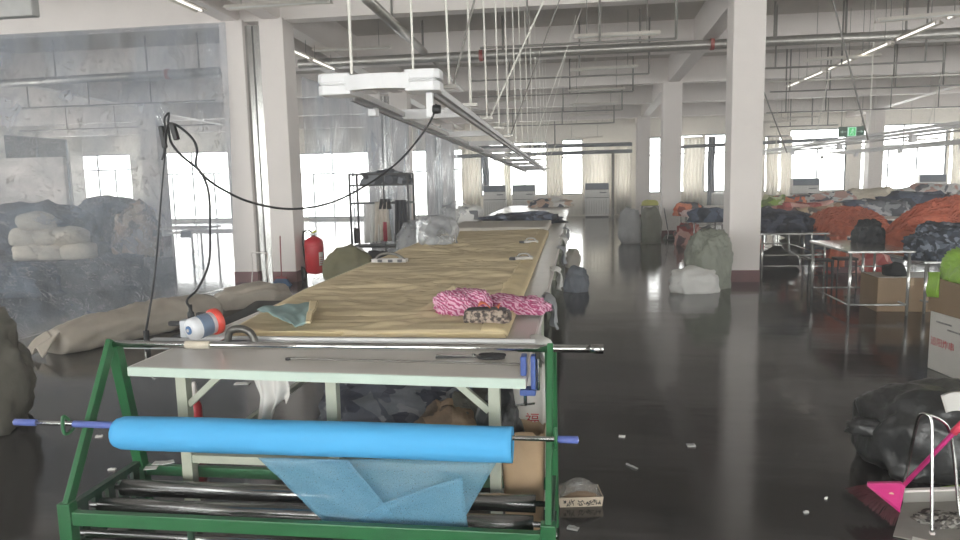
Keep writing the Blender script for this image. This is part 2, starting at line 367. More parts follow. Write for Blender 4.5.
def window(axis, pos, a, b_, z0, z1, depth, detail=True):
    WN[0] += 1; f = MB(); w = .05
    def bx(m, u0, u1, s0, s1, d0=-.03, d1=.03):
        p0 = pos+depth
        if axis == 'x': m.box(u0, u1, p0+d0, p0+d1, s0, s1)
        else: m.box(p0+d0, p0+d1, u0, u1, s0, s1)
    bx(f, a, b_, z0, z0+w); bx(f, a, b_, z1-w, z1); bx(f, a, a+w, z0+w, z1-w); bx(f, b_-w, b_, z0+w, z1-w)
    n = max(1, round((b_-a)/1.1)); zt = z0+(z1-z0)*.68
    if z1-z0 > 1.5: bx(f, a+w, b_-w, zt-.03, zt+.03)
    for i in range(1, n):
        u = a+(b_-a)*i/n; bx(f, u-.025, u+.025, z0+w, zt-.03)
    if n > 2:
        u = (a+b_)/2; bx(f, u-.025, u+.025, zt+.03, z1-w)
    o = f.build('window_%d' % WN[0], framem, kind='structure')
    p = MB(); bx(p, a+w/2, b_-w/2, z0+w/2, z1-w/2, -.004, .004); p.build('pane', gm, o)
for a, b_, z0, z1 in far_ops:
    window('x', YF, a, b_, z0, z1, .12); portal(((a+b_)/2, YF+.22, (z0+z1)/2), b_-a, z1-z0, (-PI/2, 0, 0))
for a, b_, z0, z1 in left_ops:
    window('y', XL, a, b_, z0, z1, -.12); portal((XL-.22, (a+b_)/2, (z0+z1)/2), z1-z0, b_-a, (0, -PI/2, 0))
for a, b_, z0, z1 in right_ops:
    window('y', XR, a, b_, z0, z1, .12); portal((XR+.22, (a+b_)/2, (z0+z1)/2), z1-z0, b_-a, (0, PI/2, 0))
for a, b_, z0, z1 in rear_ops:
    window('x', YR, a, b_, z0, z1, -.12); portal(((a+b_)/2, YR-.22, (z0+z1)/2), b_-a, z1-z0, (PI/2, 0, 0))

w_ = bpy.data.worlds.new('world'); scn.world = w_; w_.use_nodes = True   # overcast sky, brighter behind the camera than beyond the far wall
nt = w_.node_tree; N = nt.nodes; L = nt.links; bg = N['Background']; bg.inputs[0].default_value = (1.0, .968, .955, 1)
tc = N.new('ShaderNodeTexCoord'); sx = N.new('ShaderNodeSeparateXYZ'); mr = N.new('ShaderNodeMapRange')
L.new(tc.outputs['Generated'], sx.inputs[0]); L.new(sx.outputs['Y'], mr.inputs['Value'])
mr.inputs['From Min'].default_value = -.6; mr.inputs['From Max'].default_value = .6; mr.inputs['To Min'].default_value = 14; mr.inputs['To Max'].default_value = 9.5
L.new(mr.outputs['Result'], bg.inputs[1])
scn.view_settings.view_transform = 'Standard'; scn.view_settings.look = 'None'; scn.view_settings.gamma = 1; scn.view_settings.exposure = 0.0
scn.cycles.max_bounces = 10; scn.cycles.diffuse_bounces = 5; scn.cycles.glossy_bounces = 4; scn.cycles.transparent_max_bounces = 24
scn.cycles.sample_clamp_indirect = 6; scn.cycles.use_denoising = True; scn.cycles.caustics_reflective = True; scn.cycles.blur_glossy = .8; scn.cycles.caustics_refractive = False


# ------------------------------------------------------------------ ceiling services
def wire_up(parent, x, y, z, name='suspension_wire', r=.006, m=None):
    return MB().tube([(x, y, z), (x, y, zs(y)+.02)], r, 5).build(name, m or wire, parent)
def batten(p, q, label, group, z=None, turn=False, lit=False):
    """a hung fluorescent batten: folded reflector, tube, end caps, two wires"""
    p, q = Vector(p), Vector(q); mid = (p+q)/2; d = (q-p).normalized(); r = Vector((d.y, -d.x, 0))
    t = thing('hanging_batten', label, 'ceiling light', mid, group)
    up = Vector((0, 0, 1)); prof = [(-.11, .0), (-.04, .055), (.04, .055), (.11, .0), (.105, -.004), (.035, .045), (-.035, .045), (-.105, -.004)]
    vs = [e + r*a + up*h for e in (p, q) for a, h in prof]
    MB().add(vs, [(i, (i+1) % 8, (i+1) % 8+8, i+8) for i in range(8)] + [(7,6,5,4,3,2,1,0), tuple(range(8, 16))]).build('reflector', battenm, t)
    MB().tube([p+d*.06+up*.01, q-d*.06+up*.01], .016, 8).build('tube', glowm if lit else tubem, t, smooth=True)
    for e, s in ((p, 1), (q, -1)): MB().obox(e+d*.03*s+up*.015, (.05, .05, .05), math.atan2(d.y, d.x)).build('lamp_holder', white, t)
    for f in (.15, .85):
        e = p.lerp(q, f); wire_up(t, e.x, e.y, e.z+.05)
    return t
glowm = emis('lit_tube', (255, 250, 240), 2.2)
battenm = pm('batten_white', (226, 221, 212), rough=.4, var=.03); tubem = pm('lamp_tube', (240, 240, 236), rough=.25, var=.02)
mid_px = [((574, 38), (660, 34), 12.6), ((570, 71), (638, 67), 16.6), ((568, 91.5), (625, 89), 20.7), ((570, 105), (618, 103), 24.6),
          ((570, 116), (613, 114.5), 28.4), ((571, 125.5), (608, 124), 32.0)]
for i, (a, b_, y) in enumerate(mid_px):
    batten(P(*a, Y=y), P(*b_, Y=y), '%s white fluorescent batten in the crosswise row above the aisle' % ORD[i], 'battens above the aisle')
for i, (a, b_, y) in enumerate([((226, 9), (331, 2), 11.2), ((313, 51), (391, 48), 15.6), ((489, 102), (530, 100), 27.0), ((566, 139), (603, 137), 33.6)]):
    batten(P(*a, Y=y), P(*b_, Y=y), ['white fluorescent batten at the top edge beside the paired columns', 'white fluorescent batten above the front end of the hanging power track',
        'white fluorescent batten deep in the hall above the hanging power track', 'small far fluorescent batten nearest the far wall curtains'][i], 'battens above the cutting table')
for i, (a, b_, y) in enumerate([((876, 22), (975, 13), 12.4), ((805, 61), (880, 56), 16.8), ((775, 119), (818, 117), 27.5), ((905, 141), (938, 139), 31), ((742, 124), (796, 121.5), 24.5)]):
    batten(P(*a, Y=y), P(*b_, Y=y), ['white fluorescent batten at the upper right corner', 'white fluorescent batten below the pipe right of the near column',
        'white fluorescent batten left of the green exit sign', 'white fluorescent batten right of the green exit sign', 'white fluorescent batten peeking out behind the near right column'][i], 'battens above the workbenches')
# lengthwise runs: seen from below as bright strips
for i, (y0, y1) in enumerate(((8.3, 10.6), (13.75, 15.0), (15.1, 16.6))):
    z = 1.9+.465*5.65
    batten((-5.66, y0, z), (-5.66, y1, z), ['lengthwise white batten at the top edge left of the paired columns',
        'lengthwise white batten beside the front of the power track', 'lengthwise white batten behind the power track casing'][i], 'lengthwise battens by the paired columns', lit=True)
for i, (ya, yb) in enumerate(((11.6, 13.2), (13.5, 15.1), (15.4, 17), (17.3, 18.9), (19.2, 20.8), (21.1, 22.3))):
    z = 1.9+.405*6.1
    batten((6.1, ya, z), (6.1, yb, z), '%s lengthwise batten in the slanting bright run right of the near column' % ORD[i], 'lengthwise battens over the benches', lit=True)

def pipe(name, pts, r, mat, label, cat, stubs=(), rings=(), group=None, n=10):
    o = MB().tube(pts, r, n).build(name, mat, None, smooth=True); tag(o, label, cat, group)
    for s in stubs:
        x, y, z = s[:3]; zt = s[3] if len(s) > 3 else zs(y)+.02
        MB().tube([(x, y, z), (x, y, zt)], s[4] if len(s) > 4 else r*.6, 8).build('hanger' if zt > z else 'drop', wire, o, smooth=True)
    for c in rings: 
        c = Vector(c); d = (Vector(pts[1])-Vector(pts[0])).normalized()
        MB().tube([c-d*.04, c+d*.04], r*1.25, 14).build('coupling', ringm, o, smooth=True)
    return o
ringm = pm('red_coupling', (150, 62, 58), rough=.5)
ya = 16.6
a, b_, c_ = P(299, 64, Y=ya), P(600, 49, Y=ya), P(990, 31, Y=ya)
pipe('hanging_main_pipe', [a, a.lerp(c_, .5), c_], .105, galv, 'thick grey sprinkler main crossing the hall below the beams', 'pipe',
     [(P(x, 50, Y=ya).x, ya, P(x, 55-(x-500)*.05, Y=ya).z, None, .018)[:3]+(zs(ya)+.02, .025) for x in (304, 423, 503, 640, 774, 845, 905)],
     [P(481, 55.5, Y=ya), P(712, 44, Y=ya)])
a, c_ = P(299, 66, Y=ya), P(-20, 85, Y=ya)
pipe('hanging_main_pipe', [P(219, 71, Y=ya), c_], .1, galv, 'thick grey pipe crossing behind the clear plastic curtain at the left', 'pipe',
     [(P(x, 80, Y=ya).x, ya, P(x, 75+(219-x)*.055, Y=ya).z, zs(ya)+.02, .022) for x in (56, 148, 200)], [P(168, 74, Y=ya)])
pipe('hanging_pipe', [P(366, -2, Y=11.0), P(424, 52, Y=16.4)], .085, galv, 'grey pipe running lengthwise into the thick sprinkler main', 'pipe',
     [(*P(392, 23, Y=13), zs(13), .02)])
pipe('hanging_pipe', [P(428, 55, Y=16.9), P(462, 90, Y=22)], .05, galv, 'thinner pipe continuing lengthwise behind the thick sprinkler main', 'pipe')
br = [((480, 48), (676, 38.5), 12.4), ((470, 81), (649, 75), 17.4), ((470, 97.5), (633, 94.5), 21.5), ((470, 115), (622, 111), 26), ((480, 127), (614, 122), 29.6)]
for i, (a, b_, y) in enumerate(br):
    a, b_ = P(*a, Y=y), P(*b_, Y=y); b_.z = a.z
    pipe('hanging_branch_pipe', [a, b_], .022, wire, '%s thin crosswise branch pipe over the aisle, its right end turned up' % ORD[i], 'pipe',
         [(b_.x, y, b_.z, zs(y)+.02, .022), (a.x+(b_.x-a.x)*.62, y, a.z, zs(y)+.02, .02), (a.x+(b_.x-a.x)*.25, y, a.z, zs(y)+.02, .015)], group='branch pipes over the aisle', n=6)
br = [((753, 69), (945, 60), 16.9), ((766, 82), (975, 73), 20), ((770, 92), (975, 82), 22), ((766, 113), (970, 103), 25.5), ((770, 127), (838, 124), 29)]
for i, (a, b_, y) in enumerate(br):
    a, b_ = P(*a, Y=y), P(*b_, Y=y); b_.z = a.z
    pipe('hanging_branch_pipe', [a, b_], .022, rodw if i in (1,) else wire, '%s thin crosswise branch pipe right of the near right column' % ORD[i], 'pipe',
         [(a.x+(b_.x-a.x)*f, y, a.z, zs(y)+.02, .02) for f in ((.0, .12, .47, .9) if i == 0 else (.1, .3, .62, .85))], group='branch pipes over the benches', n=6)
for i, (a, b_, y) in enumerate((((-30, 110), (215, 100), 19), ((20, 131), (215, 124), 26))):
    a, b_ = P(*a, Y=y), P(*b_, Y=y); b_.z = a.z
    pipe('hanging_branch_pipe', [a, b_], .022, wire, ['nearer thin branch pipe seen through the plastic curtain', 'farther thin branch pipe seen through the plastic curtain'][i], 'pipe',
         [(a.x+(b_.x-a.x)*f, y, a.z, zs(y)+.02, .02) for f in (.25, .5, .75)], group='branch pipes behind the curtain', n=6)
pipe('wall_pipe', [P(478, 148, Y=34.3), P(632, 144, Y=34.3)], .09, pm('blue_grey_pipe', (98, 106, 116), rough=.5), 'upper dark blue-grey pipe along the far wall', 'pipe',
     [(P(555, 146, Y=34.3).x, 34.3, P(555, 146, Y=34.3).z, zs(34.3), .03)])
pipe('wall_pipe', [P(440, 157, Y=34.3), P(632, 151, Y=34.3)], .09, MATS['blue_grey_pipe'], 'lower dark blue-grey pipe along the far wall', 'pipe',
     [(P(613, 152, Y=34.3).x, 34.3, P(613, 152, Y=34.3).z, 0.0, .07)])
pipe('wall_pipe', [P(678, 147, Y=34.3), P(838, 139, Y=34.3)], .08, MATS['blue_grey_pipe'], 'dark blue-grey pipe along the far wall behind the near right column', 'pipe')

# hanging power track over the cutting table: a long loop of white channel with cross pieces and rods
fr_, fl_ = P(424, 81, Y=5.34), P(337, 85.5, Y=5.34); er = P(545, 170, Y=21.4); el = Vector((er.x-.55, 21.4, er.z))
trk = thing('hanging_power_track', 'white hanging power track loop above the cutting table', 'power track', (fr_+fl_)/2)
chan = pm('track_white', (226, 226, 228), rough=.35, var=.03)
def on(f, side): return (fr_ if side else fl_).lerp(er if side else el, f)
for s_, a, b_ in ((1, fr_, er), (0, fl_, el)):
    d = (b_-a)
    MB().bar(a+d*.02, b_, .07, .05).build('side_rail', chan, trk)
    MB().bar(a+d*.02+Vector((0, 0, -.055)), b_+Vector((0, 0, -.055)), .035, .03).build('conductor', pm('track_grey', (150, 150, 152), rough=.4, metal=.5), trk)
m = MB(); pts = []
for k in range(13):   # bowed end casing
    f = k/12; p = fl_.lerp(fr_, f); pts.append(Vector((p.x, p.y-.1*math.sin(PI*f), p.z)))
m.sweep(pts, .09, .11)
m.build('end_casing', chan, trk)
for e, s in ((fl_, -1), (fr_, 1)):
    m = MB()
    for z0, z1 in ((-.08, -.008), (.008, .08)):
        prof = [(-.13, -.09), (.09, -.09), (.13, -.05), (.13, .1), (-.05, .16), (-.13, .16)] if s > 0 else [(-.09, -.09), (.13, -.09), (.13, .16), (.05, .16), (-.13, .1), (-.13, -.05)]
        vs = [e+Vector((x, y, z)) for z in (z0, z1) for x, y in prof]; k = 6
        m.add(vs, [tuple(range(k))[::-1], tuple(range(k, 2*k))]+[(i, (i+1) % k, (i+1) % k+k, i+k) for i in range(k)])
    m.obox(e, (.2, .2, .02))
    m.build('corner_casing', chan, trk, bevel=.01)
for f in (.12, .26, .36, .46, .56, .66, .76, .86, .95):
    MB().bar(on(f, 0), on(f, 1), .1, .07 if f > .13 else .1).build('cross_piece', chan, trk)
MB().obox(fl_+Vector((.02, .9, -.12)), (.07, .1, .07)).build('coupler', chan, trk)
p = P(430, 102, Y=5.4)
MB().obox(p, (.05, .05, .22)).build('trolley', chan, trk); MB().lathe([(.03, 0), (.035, .03), (.03, .06)], p+Vector((.03, -.05, -.06)), (1, 0, 0), 12).build('trolley_plug', black, trk, smooth=True)
rods = [(347, 75, .02, 0, 0), (423, 73, .0, 1, 0), (436, 80, .02, 1, 0), (437, 80, .03, 1, 1.4)]
MB().tube([fl_+Vector((.12, 0, .04)), (fl_.x+.12, fl_.y, zs(5.3)+.02)], .012, 6).build('hanger_rod', rodw, trk)
MB().tube([fr_+Vector((-.08, .0, .04)), (fr_.x-.08, fr_.y, zs(5.3)+.02)], .009, 6).build('hanger_rod', rodw, trk)
for k, f in enumerate((.03, .1, .17, .24, .31, .38, .45, .53, .61, .7, .79, .88, .97)):
    p = on(f, 1); q = on(f, 0); MB().bar(p+Vector((-.08, 0, .03)), p+Vector((.16, 0, .03)), .04, .03).build('bracket', galv, trk)
    MB().tube([p+Vector((.1, 0, .03)), (p.x+.06, p.y, zs(p.y)+.02)], .009, 6).build('hanger_rod', rodw, trk)
    if k in (0, 2, 4, 7, 9, 11):
        MB().tube([p+Vector((.13, 0, .03)), (p.x+1.0+.35*(k % 3), p.y+.3, zs(p.y)+.02)], .009, 6).build('stay_rod', rodw if k % 4 else wire, trk)
    if k in (5, 9): MB().tube([q, (q.x, q.y, zs(q.y)+.02)], .011, 6).build('hanger_rod', rodw, trk)
# the two similar tracks over the workbenches at the right
for i, (X, ta, w, y0, y1) in enumerate(((6.0, .12, .55, 9, 28), (10.1, .0745, .5, 12, 31))):
    z = 1.9+ta*X; t = thing('hanging_power_track', ['white hanging power track crossing the windows, upper of the two at right', 'white hanging power track crossing the windows, lower of the two at right'][i], 'power track', (X, y0, z), 'power tracks over the workbenches')
    for dx in (0, w):
        MB().box(X+dx-.035, X+dx+.035, y0, y1, z-.025, z+.025).build('side_rail', chan, t); MB().box(X+dx-.02, X+dx+.02, y0, y1, z-.09, z-.05).build('conductor', chan, t)
    for k in range(6):
        y = y0+.3+(y1-y0-.6)*k/5
        MB().box(X, X+w, y-.05, y+.05, z-.03, z+.03).build('cross_piece', chan, t)
        MB().tube([(X+w/2, y, z), (X+w/2+(.5 if k % 2 else 0), y, zs(y)+.02)], .014, 6).build('hanger_rod', rodw, t)
        MB().obox((X+.05, y+1.1, z-.16), (.09, .16, .14)).build('socket_box', chan, t)
for i, (a, y, b_, y2) in enumerate((((770, 108), 17, (787, 153), 17), ((838, 20), 12, (868, 140), 12))):
    p, q = P(*b_, Y=y), P(*a, Y=y); d = q-p; q = p+d*((zs(y)-p.z)/d.z)
    o = MB().tube([p, q], .014, 6).build('hanging_stay_rod', wire, None); tag(o, ['slanting dark stay rod right of the near column', 'long slanting dark stay rod crossing in front of the exit sign'][i], 'rod')

# green exit sign hung from the ceiling
a = P(839, 127, Y=30); b_ = P(864, 136.5, Y=30); cx = (a.x+b_.x)/2; w = b_.x-a.x; h = a.z-b_.z; zc = (a.z+b_.z)/2
ex = thing('exit_sign', 'green running man exit sign with two arrows hung before the far column', 'exit sign', (cx, 30, b_.z))
MB().box(cx-w/2, cx+w/2, 29.97, 30.05, zc-h/2, zc+h/2).build('sign_box', pm('sign_green', (38, 98, 78), rough=.4), ex)
lit = emis('sign_lit', (40, 215, 110), 1.0); litw = emis('sign_white', (215, 255, 232), 1.0)
MB().box(cx-.16, cx+.16, 29.955, 29.97, zc-h*.44, zc+h*.44).build('lit_panel', litw, ex)
MB().box(cx-.11, cx+.13, 29.945, 29.955, zc-h*.38, zc+h*.38).build('door_shape', lit, ex)
m = MB().lathe([(.03, 0), (.03, .006)], (cx+.03, 29.944, zc+.09), (0, -1, 0), 10)
for p, q in (((.02, .055), (-.02, -.03)), ((-.02, -.03), (.05, -.06)), ((.05, -.06), (.04, -.13)), ((-.02, -.03), (-.07, -.11)), ((.02, .05), (.08, .01)), ((.02, .05), (-.06, .03))):
    m.bar((cx+p[0], 29.941, zc+p[1]), (cx+q[0], 29.941, zc+q[1]), .006, .026, up=(0, -1, 0)) if False else m.bar((cx+p[0], 29.941, zc+p[1]), (cx+q[0], 29.941, zc+q[1]), .026, .006, up=(0, 1, 0))
m.build('running_man', litw, ex)
for s in (-1, 1):
    m = MB().box(min(cx+s*.2, cx+s*.33), max(cx+s*.2, cx+s*.33), 29.955, 29.97, zc-.015, zc+.015)
    m.add([(cx+s*.33, 29.955, zc-.06), (cx+s*.42, 29.955, zc), (cx+s*.33, 29.955, zc+.06), (cx+s*.33, 29.97, zc-.06), (cx+s*.42, 29.97, zc), (cx+s*.33, 29.97, zc+.06)],
          [(0, 1, 2), (3, 5, 4), (0, 3, 4, 1), (1, 4, 5, 2), (2, 5, 3, 0)])
    m.build('arrow', pm('sign_pale', (190, 225, 212), rough=.4), ex)
    wire_up(ex, cx+s*w*.4, 30.01, zc+h/2, r=.012)
# grey board hung at the top left corner
a = P(-25, 20, Y=9); b_ = P(38, 17, Y=9)
o = MB().box(a.x, b_.x, 8.9, 9.05, b_.z, b_.z+.6).build('hanging_board', pm('grey_board', (176, 176, 174), rough=.5), None, bevel=.02); tag(o, 'grey hung board at the upper left corner below the ceiling', 'board')
for x in (a.x+.2, b_.x-.2): wire_up(o, x, 8.97, b_.z+.58, r=.01)

# ------------------------------------------------------------------ far wall: curtains, air conditioners
curt = drape('curtain_cloth', (234, 231, 225), .6); curtb = drape('grey_curtain_cloth', (160, 166, 176), .2)
def curtain(pa, pb, zt, z0, label, m=None, Y=34.6, seed=0):
    xa, xb = fx(pa), fx(pb); w = xb-xa; k = max(3, round(w/.16))
    def f(u, v): return Vector((xa+w*u+.02*math.sin(9*v+seed), Y+.07*math.sin(u*k*2*PI+seed+.5*math.sin(3*v))*(.5+.5*v), zt-(zt-z0)*v))
    o = MB().grid(f, k*6, 8).build('curtain', m or curt, None, smooth=True, solid=.01)
    tag(o, label, 'curtain', 'curtains on the far wall')
    r = MB().box(xa-.04, xb+.04, Y-.03, Y+.03, zt-.02, zt+.03).build('curtain_heading', white, o)
curtain(463, 481, 3.4, .1, 'cream curtain hanging left of the left air conditioner')
curtain(483.5, 490, 3.5, 1.3, 'narrow blue-grey gathered curtain above the left air conditioner', curtb, seed=2)
curtain(505, 511.5, 3.5, .1, 'narrow white curtain between the two left air conditioners', drape('white_curtain_cloth', (238, 236, 230), .5), seed=1)
curtain(547, 563, 3.4, .1, 'cream curtain between the hanging track end and the narrow window', seed=3)
curtain(582, 610, 3.4, .1, 'wide cream curtain behind the single air conditioner', seed=4)
curtain(615, 631, 3.4, .1, 'cream curtain right of the thick vertical wall pipe', seed=5)
curtain(682, 701, 3.6, .4, 'wide cream curtain between the second and near right columns', seed=6)
curtain(706, 713, 3.6, .4, 'narrow grey curtain left of the near right column', curtb, seed=7)
curtain(764, 776, 3.5, .4, 'narrow cream curtain just right of the near right column', seed=8)
curtain(778, 789, 3.5, .4, 'cream curtain at the left edge of the wide window by the exit sign', seed=9)
curtain(946, 975, 3.7, .4, 'cream curtain at the right edge of the photograph', seed=10)
curtain(372, 404, 3.4, .5, 'cream curtain behind the second pair of columns', seed=11)
curtain(234, 292, 3.4, .5, 'cream curtain mostly hidden by the first pair of columns', seed=12)
acw = pm('ac_white', (226, 226, 224), rough=.4, var=.02); acb = pm('ac_band', (88, 102, 120), rough=.3, var=.05)
def ac(pa, pb, pyt, label, Y=33.9, h=None):
    a = P(pa, pyt, Y=Y); x0, x1 = a.x, P(pb, pyt, Y=Y).x; h = a.z; d = .5; cx = (x0+x1)/2
    t = thing('air_conditioner', label, 'air conditioner', (cx, Y+d/2, 0), 'floor standing air conditioners')
    MB().box(x0, x1, Y, Y+d, .06, h*.56).build('lower_cabinet', acw, t, bevel=.015); MB().box(x0, x1, Y, Y+d, h*.575, h*.8).build('upper_cabinet', acw, t, bevel=.015)
    MB().box(x0+.02, x1-.02, Y+.03, Y+d-.02, 0, h*.9).build('core', dark, t)
    m = MB().box(x0, x1, Y+.03, Y+d, h*.8, h)
    m.build('top_casing', acw, t, bevel=.01)
    m = MB().box(x0+.02, x1-.02, Y+.005, Y+.03, h*.81, h*.985)
    m.build('outlet_grille', acb, t)
    m = MB()
    for k in range(9): m.box(x0+.05+k*(x1-x0-.1)/9, x0+.05+(k+.55)*(x1-x0-.1)/9, Y-.008, Y+.004, .15, h*.5)
    m.build('intake_grille', pm('ac_grille', (205, 205, 202), rough=.5), t)
    MB().box(cx+.12, x1-.12, Y-.008, Y+.004, h*.7, h*.73).build('name_plate', pm('plate_grey', (120, 124, 130)), t)
ac(483, 505.5, 185.5, 'white floor standing air conditioner, leftmost of the pair beyond the cutting table')
ac(512, 535, 185, 'white floor standing air conditioner behind the far end of the cutting table')
ac(585, 609, 183, 'white floor standing air conditioner standing alone at the end of the aisle')
ac(793, 820, 178.5, 'white floor standing air conditioner left of the far exit sign column')
ac(920, 947, 174.5, 'white floor standing air conditioner at the right under the wide window')
a = P(713, 193, Y=33.5); b_ = P(727, 193, Y=33.5)
o = MB().box(a.x, b_.x, 33.3, 33.9, 0, a.z).build('steel_cabinet', acw, None, bevel=.01); tag(o, 'small white cabinet by the far wall left of the near right column', 'cabinet')
MB().box(a.x+.04, b_.x-.04, 33.28, 33.3, .1, a.z-.05).build('door', acw, o, bevel=.005)

# ------------------------------------------------------------------ cutting table
TT = .925
mint = pm('mint_edge', (196, 212, 200), rough=.4, var=.04); legm = pm('pale_green_leg', (176, 180, 164), rough=.45, var=.08)
topm = pm('grey_laminate', (216, 211, 204), rough=.26, var=.06, scale=3)
tb = thing('cutting_table', 'very long grey topped cutting table with mint edge and pale legs', 'table', (-1.35, 14, 0))
x0, x1, ye = -2.43, -.27, 25.4
def prism(m, poly, z0, z1):
    k = len(poly)
    return m.add([(x, y, z0) for x, y in poly]+[(x, y, z1) for x, y in poly],
                 [tuple(range(k))[::-1], tuple(range(k, 2*k))]+[(i, (i+1) % k, (i+1) % k+k, i+k) for i in range(k)])
prism(MB(), [(x0, 3.5), (x1, 3.39), (x1, ye), (x0, ye)], TT-.03, TT).build('worktop', topm, tb)
prism(MB(), [(x0-.012, 3.485), (x1+.012, 3.375), (x1+.012, 3.39), (x0-.012, 3.5)], TT-.05, TT-.001).build('front_edge', mint, tb)
MB().box(x1, x1+.014, 3.39, ye, TT-.05, TT-.001).build('side_edge', white, tb); MB().box(x0-.014, x0, 3.5, ye, TT-.05, TT-.001).build('side_edge', white, tb)
y = 3.62
while y < ye:
    for i, x in enumerate((-2.2, -1.33, -.44)):
        if i == 1 and y > 4: continue
        MB().box(x-.03, x+.03, y-.03, y+.03, 0, TT-.03).build('leg', legm, tb)
    MB().box(-2.17, -.47, y-.02, y+.02, TT-.09, TT-.03).build('top_rail', legm, tb)
    MB().bar((-2.17, y, .68), (-1.97, y, TT-.07), .035, .035).build('brace', legm, tb); MB().bar((-.47, y, .68), (-.67, y, TT-.07), .035, .035).build('brace', legm, tb)
    MB().box(-2.17, -.47, y-.02, y+.02, .34, .385).build('lower_rail', legm, tb)
    y += 2.4
for x in (-2.2, -.44): MB().box(x-.02, x+.02, 3.65, 25, .3, .34).build('side_rail', legm, tb)
MB().box(-1.3, -1.25, 5.17, 5.22, 0, TT-.03).build('leg', legm, tb)
MB().box(-2.17, -.47, 5.17, 5.21, .62, .66).build('middle_rail', legm, tb)

# ------------------------------------------------------------------ beige lay of cloth
def rg(n, k=5.): return max(0, 1-abs(n)*k)**1.5
def bh(x, y):
    s = .5+.5*nz(x*.8+3, y*.9, 4)
    w = .020*nz(x*.8, y*1.6, 1.7)
    w += .024*s*rg(nz(x*.55+.16*y, y*2.4+.5*math.sin(x*1.3), 1.7))
    w += .016*rg(nz(x*.9-.22*y, y*4.6+.7*math.sin(x*2.1+y), 5.1))
    w += .010*rg(nz(x*1.5+.3*y, y*8.5, 9.4), 4)
    k = math.exp(-((x+1.0)**2/.5+(y-5.6)**2/1.2)); w += .016*k*rg(nz(x*2.2+y*1.6, y*3.2-x*2.6, 2.2), 4)
    return w*1.4
beige = pm('beige_cloth', (210, 193, 158), rough=.85, var=.03, scale=5, bump=.15, bscale=160)
beige2 = pm('beige_cloth_edge', (216, 198, 158), rough=.85, var=.06, scale=8)
def lay(u, v):
    y = 4.24+8.4*v; xl = -2.24-.16*min(1, v*5); xr = -.44-.07*v; x = xl+(xr-xl)*u
    e = min(1, min(u, 1-u)*18, v*40+.25)
    return Vector((x, y+.05*nz(x*2)*(1-min(1, v*10)), TT+.042+bh(x, y)*e))
def layb(u, v):
    p = lay(u, v); return Vector((p.x, p.y, TT+.002))
o = MB().slab(lay, layb, 90, 360).build('cloth_lay', beige, None, smooth=True); tag(o, 'wrinkled beige cloth lay spread over the front of the cutting table', 'cloth')
def strip(u, v):
    p = lay(1-.085*(1-u), v*.97); return Vector((p.x+.012*u, p.y, p.z+.006+.004*math.sin(u*PI)-.02*(u > .95)))
MB().slab(strip, lambda u, v: strip(u, v)-Vector((0, 0, .012)), 8, 120).build('folded_edge', beige2, o, smooth=True, label='lighter folded selvedge strip')
MB().slab(lambda u, v: Vector((-2.24+1.8*u, 4.225+.012*math.sin(u*30)+.02*(1-v), TT+.002+.04*v)), lambda u, v: Vector((-2.24+1.8*u, 4.26, TT+.002+.04*v)), 50, 5).build('front_fold', beige2, o, smooth=True, label='lighter folded front edge of the stacked plies')

# ------------------------------------------------------------------ green roll stand straddling the table end
rollm = pm('roller_steel', (150, 150, 150), rough=.24, metal=1, var=.08)
FX = (-2.56, -.14); AP = (3.54, 1.04)
st = thing('roll_stand', 'green steel roll stand with chrome rollers straddling the front of the cutting table', 'fabric roll stand', (-1.35, 3.4, 0))
for s, x in zip((-1, 1), FX):
    MB().bar((x, 3.09, .3), (x, AP[0], AP[1]+.02), .058, .03, up=(1, 0, 0)).build('front_leg', green, st, bevel=.004)
    MB().bar((x, 3.72, .2), (x, AP[0]+.02, AP[1]), .06, .06, up=(1, 0, 0)).build('rear_leg', green, st, bevel=.004)
    MB().box(x-.035, x+.035, 3.06, 3.12, 0, .33).build('foot_post', green, st, bevel=.004)
    MB().box(x-.03, x+.03, 3.69, 3.75, 0, .27).build('foot_post', green, st, bevel=.004)
    MB().box(x-.018, x+.018, 3.12, 3.7, .275, .31).build('side_rail', dgreen, st); MB().box(x-.02, x+.02, 3.12, 3.69, .06, .1).build('side_rail', dgreen, st)
    for k in range(5): MB().box(x-.012, x+.012, 3.17+.11*k, 3.225+.11*k, .1, .275).build('bearing_plate', dgreen, st)
    MB().tube([(x-.04, 3.09, .27), (x+.04, 3.09, .27)], .014, 10).build('bolt', steel, st, smooth=True)
    h = MB().tube(spline([(x+.03*s, 3.2, .72), (x+.035*s, 3.165, .75), (x+.035*s, 3.16, .67), (x+.03*s, 3.19, .655), (x+.03*s, 3.225, .668)], 5), .009, 6)
    h.build('hook', green, st, smooth=True)
MB().box(FX[0]+.035, FX[1]-.035, 3.07, 3.11, .215, .285).build('front_bar', green, st, bevel=.004)
MB().box(FX[0]+.03, FX[1]-.03, 3.7, 3.74, .21, .27).build('rear_bar', green, st, bevel=.004)
for y, z, r in ((3.26, .235, .042), (3.45, .25, .045), (3.14, .14, .022)):
    MB().lathe([(.014, 0), (.014, .06), (r, .06), (r, 2.34), (.014, 2.34), (.014, 2.42)], (FX[0], y, z), (1, 0, 0), 24).build('roller', rollm, st, smooth=True)
for x in (-1.9, -1.0): MB().box(x-.015, x+.015, 3.08, 3.1, .12, .22).build('roller_bracket', dgreen, st)
MB().tube([(FX[0]-.02, AP[0], AP[1]), (.12, AP[0], AP[1])], .02, 16).build('guide_bar', chrome, st, smooth=True)
MB().tube([(.06, AP[0], AP[1]), (.125, AP[0], AP[1])], .024, 16).build('collar', steel, st, smooth=True)
MB().tube([(-2.12, AP[0], AP[1]), (-1.98, AP[0], AP[1])], .0215, 16).build('tape_wrap', pm('tape', (206, 196, 178), rough=.7), st, smooth=True, label='cream paper tape wrapped round the guide bar')
m = MB()
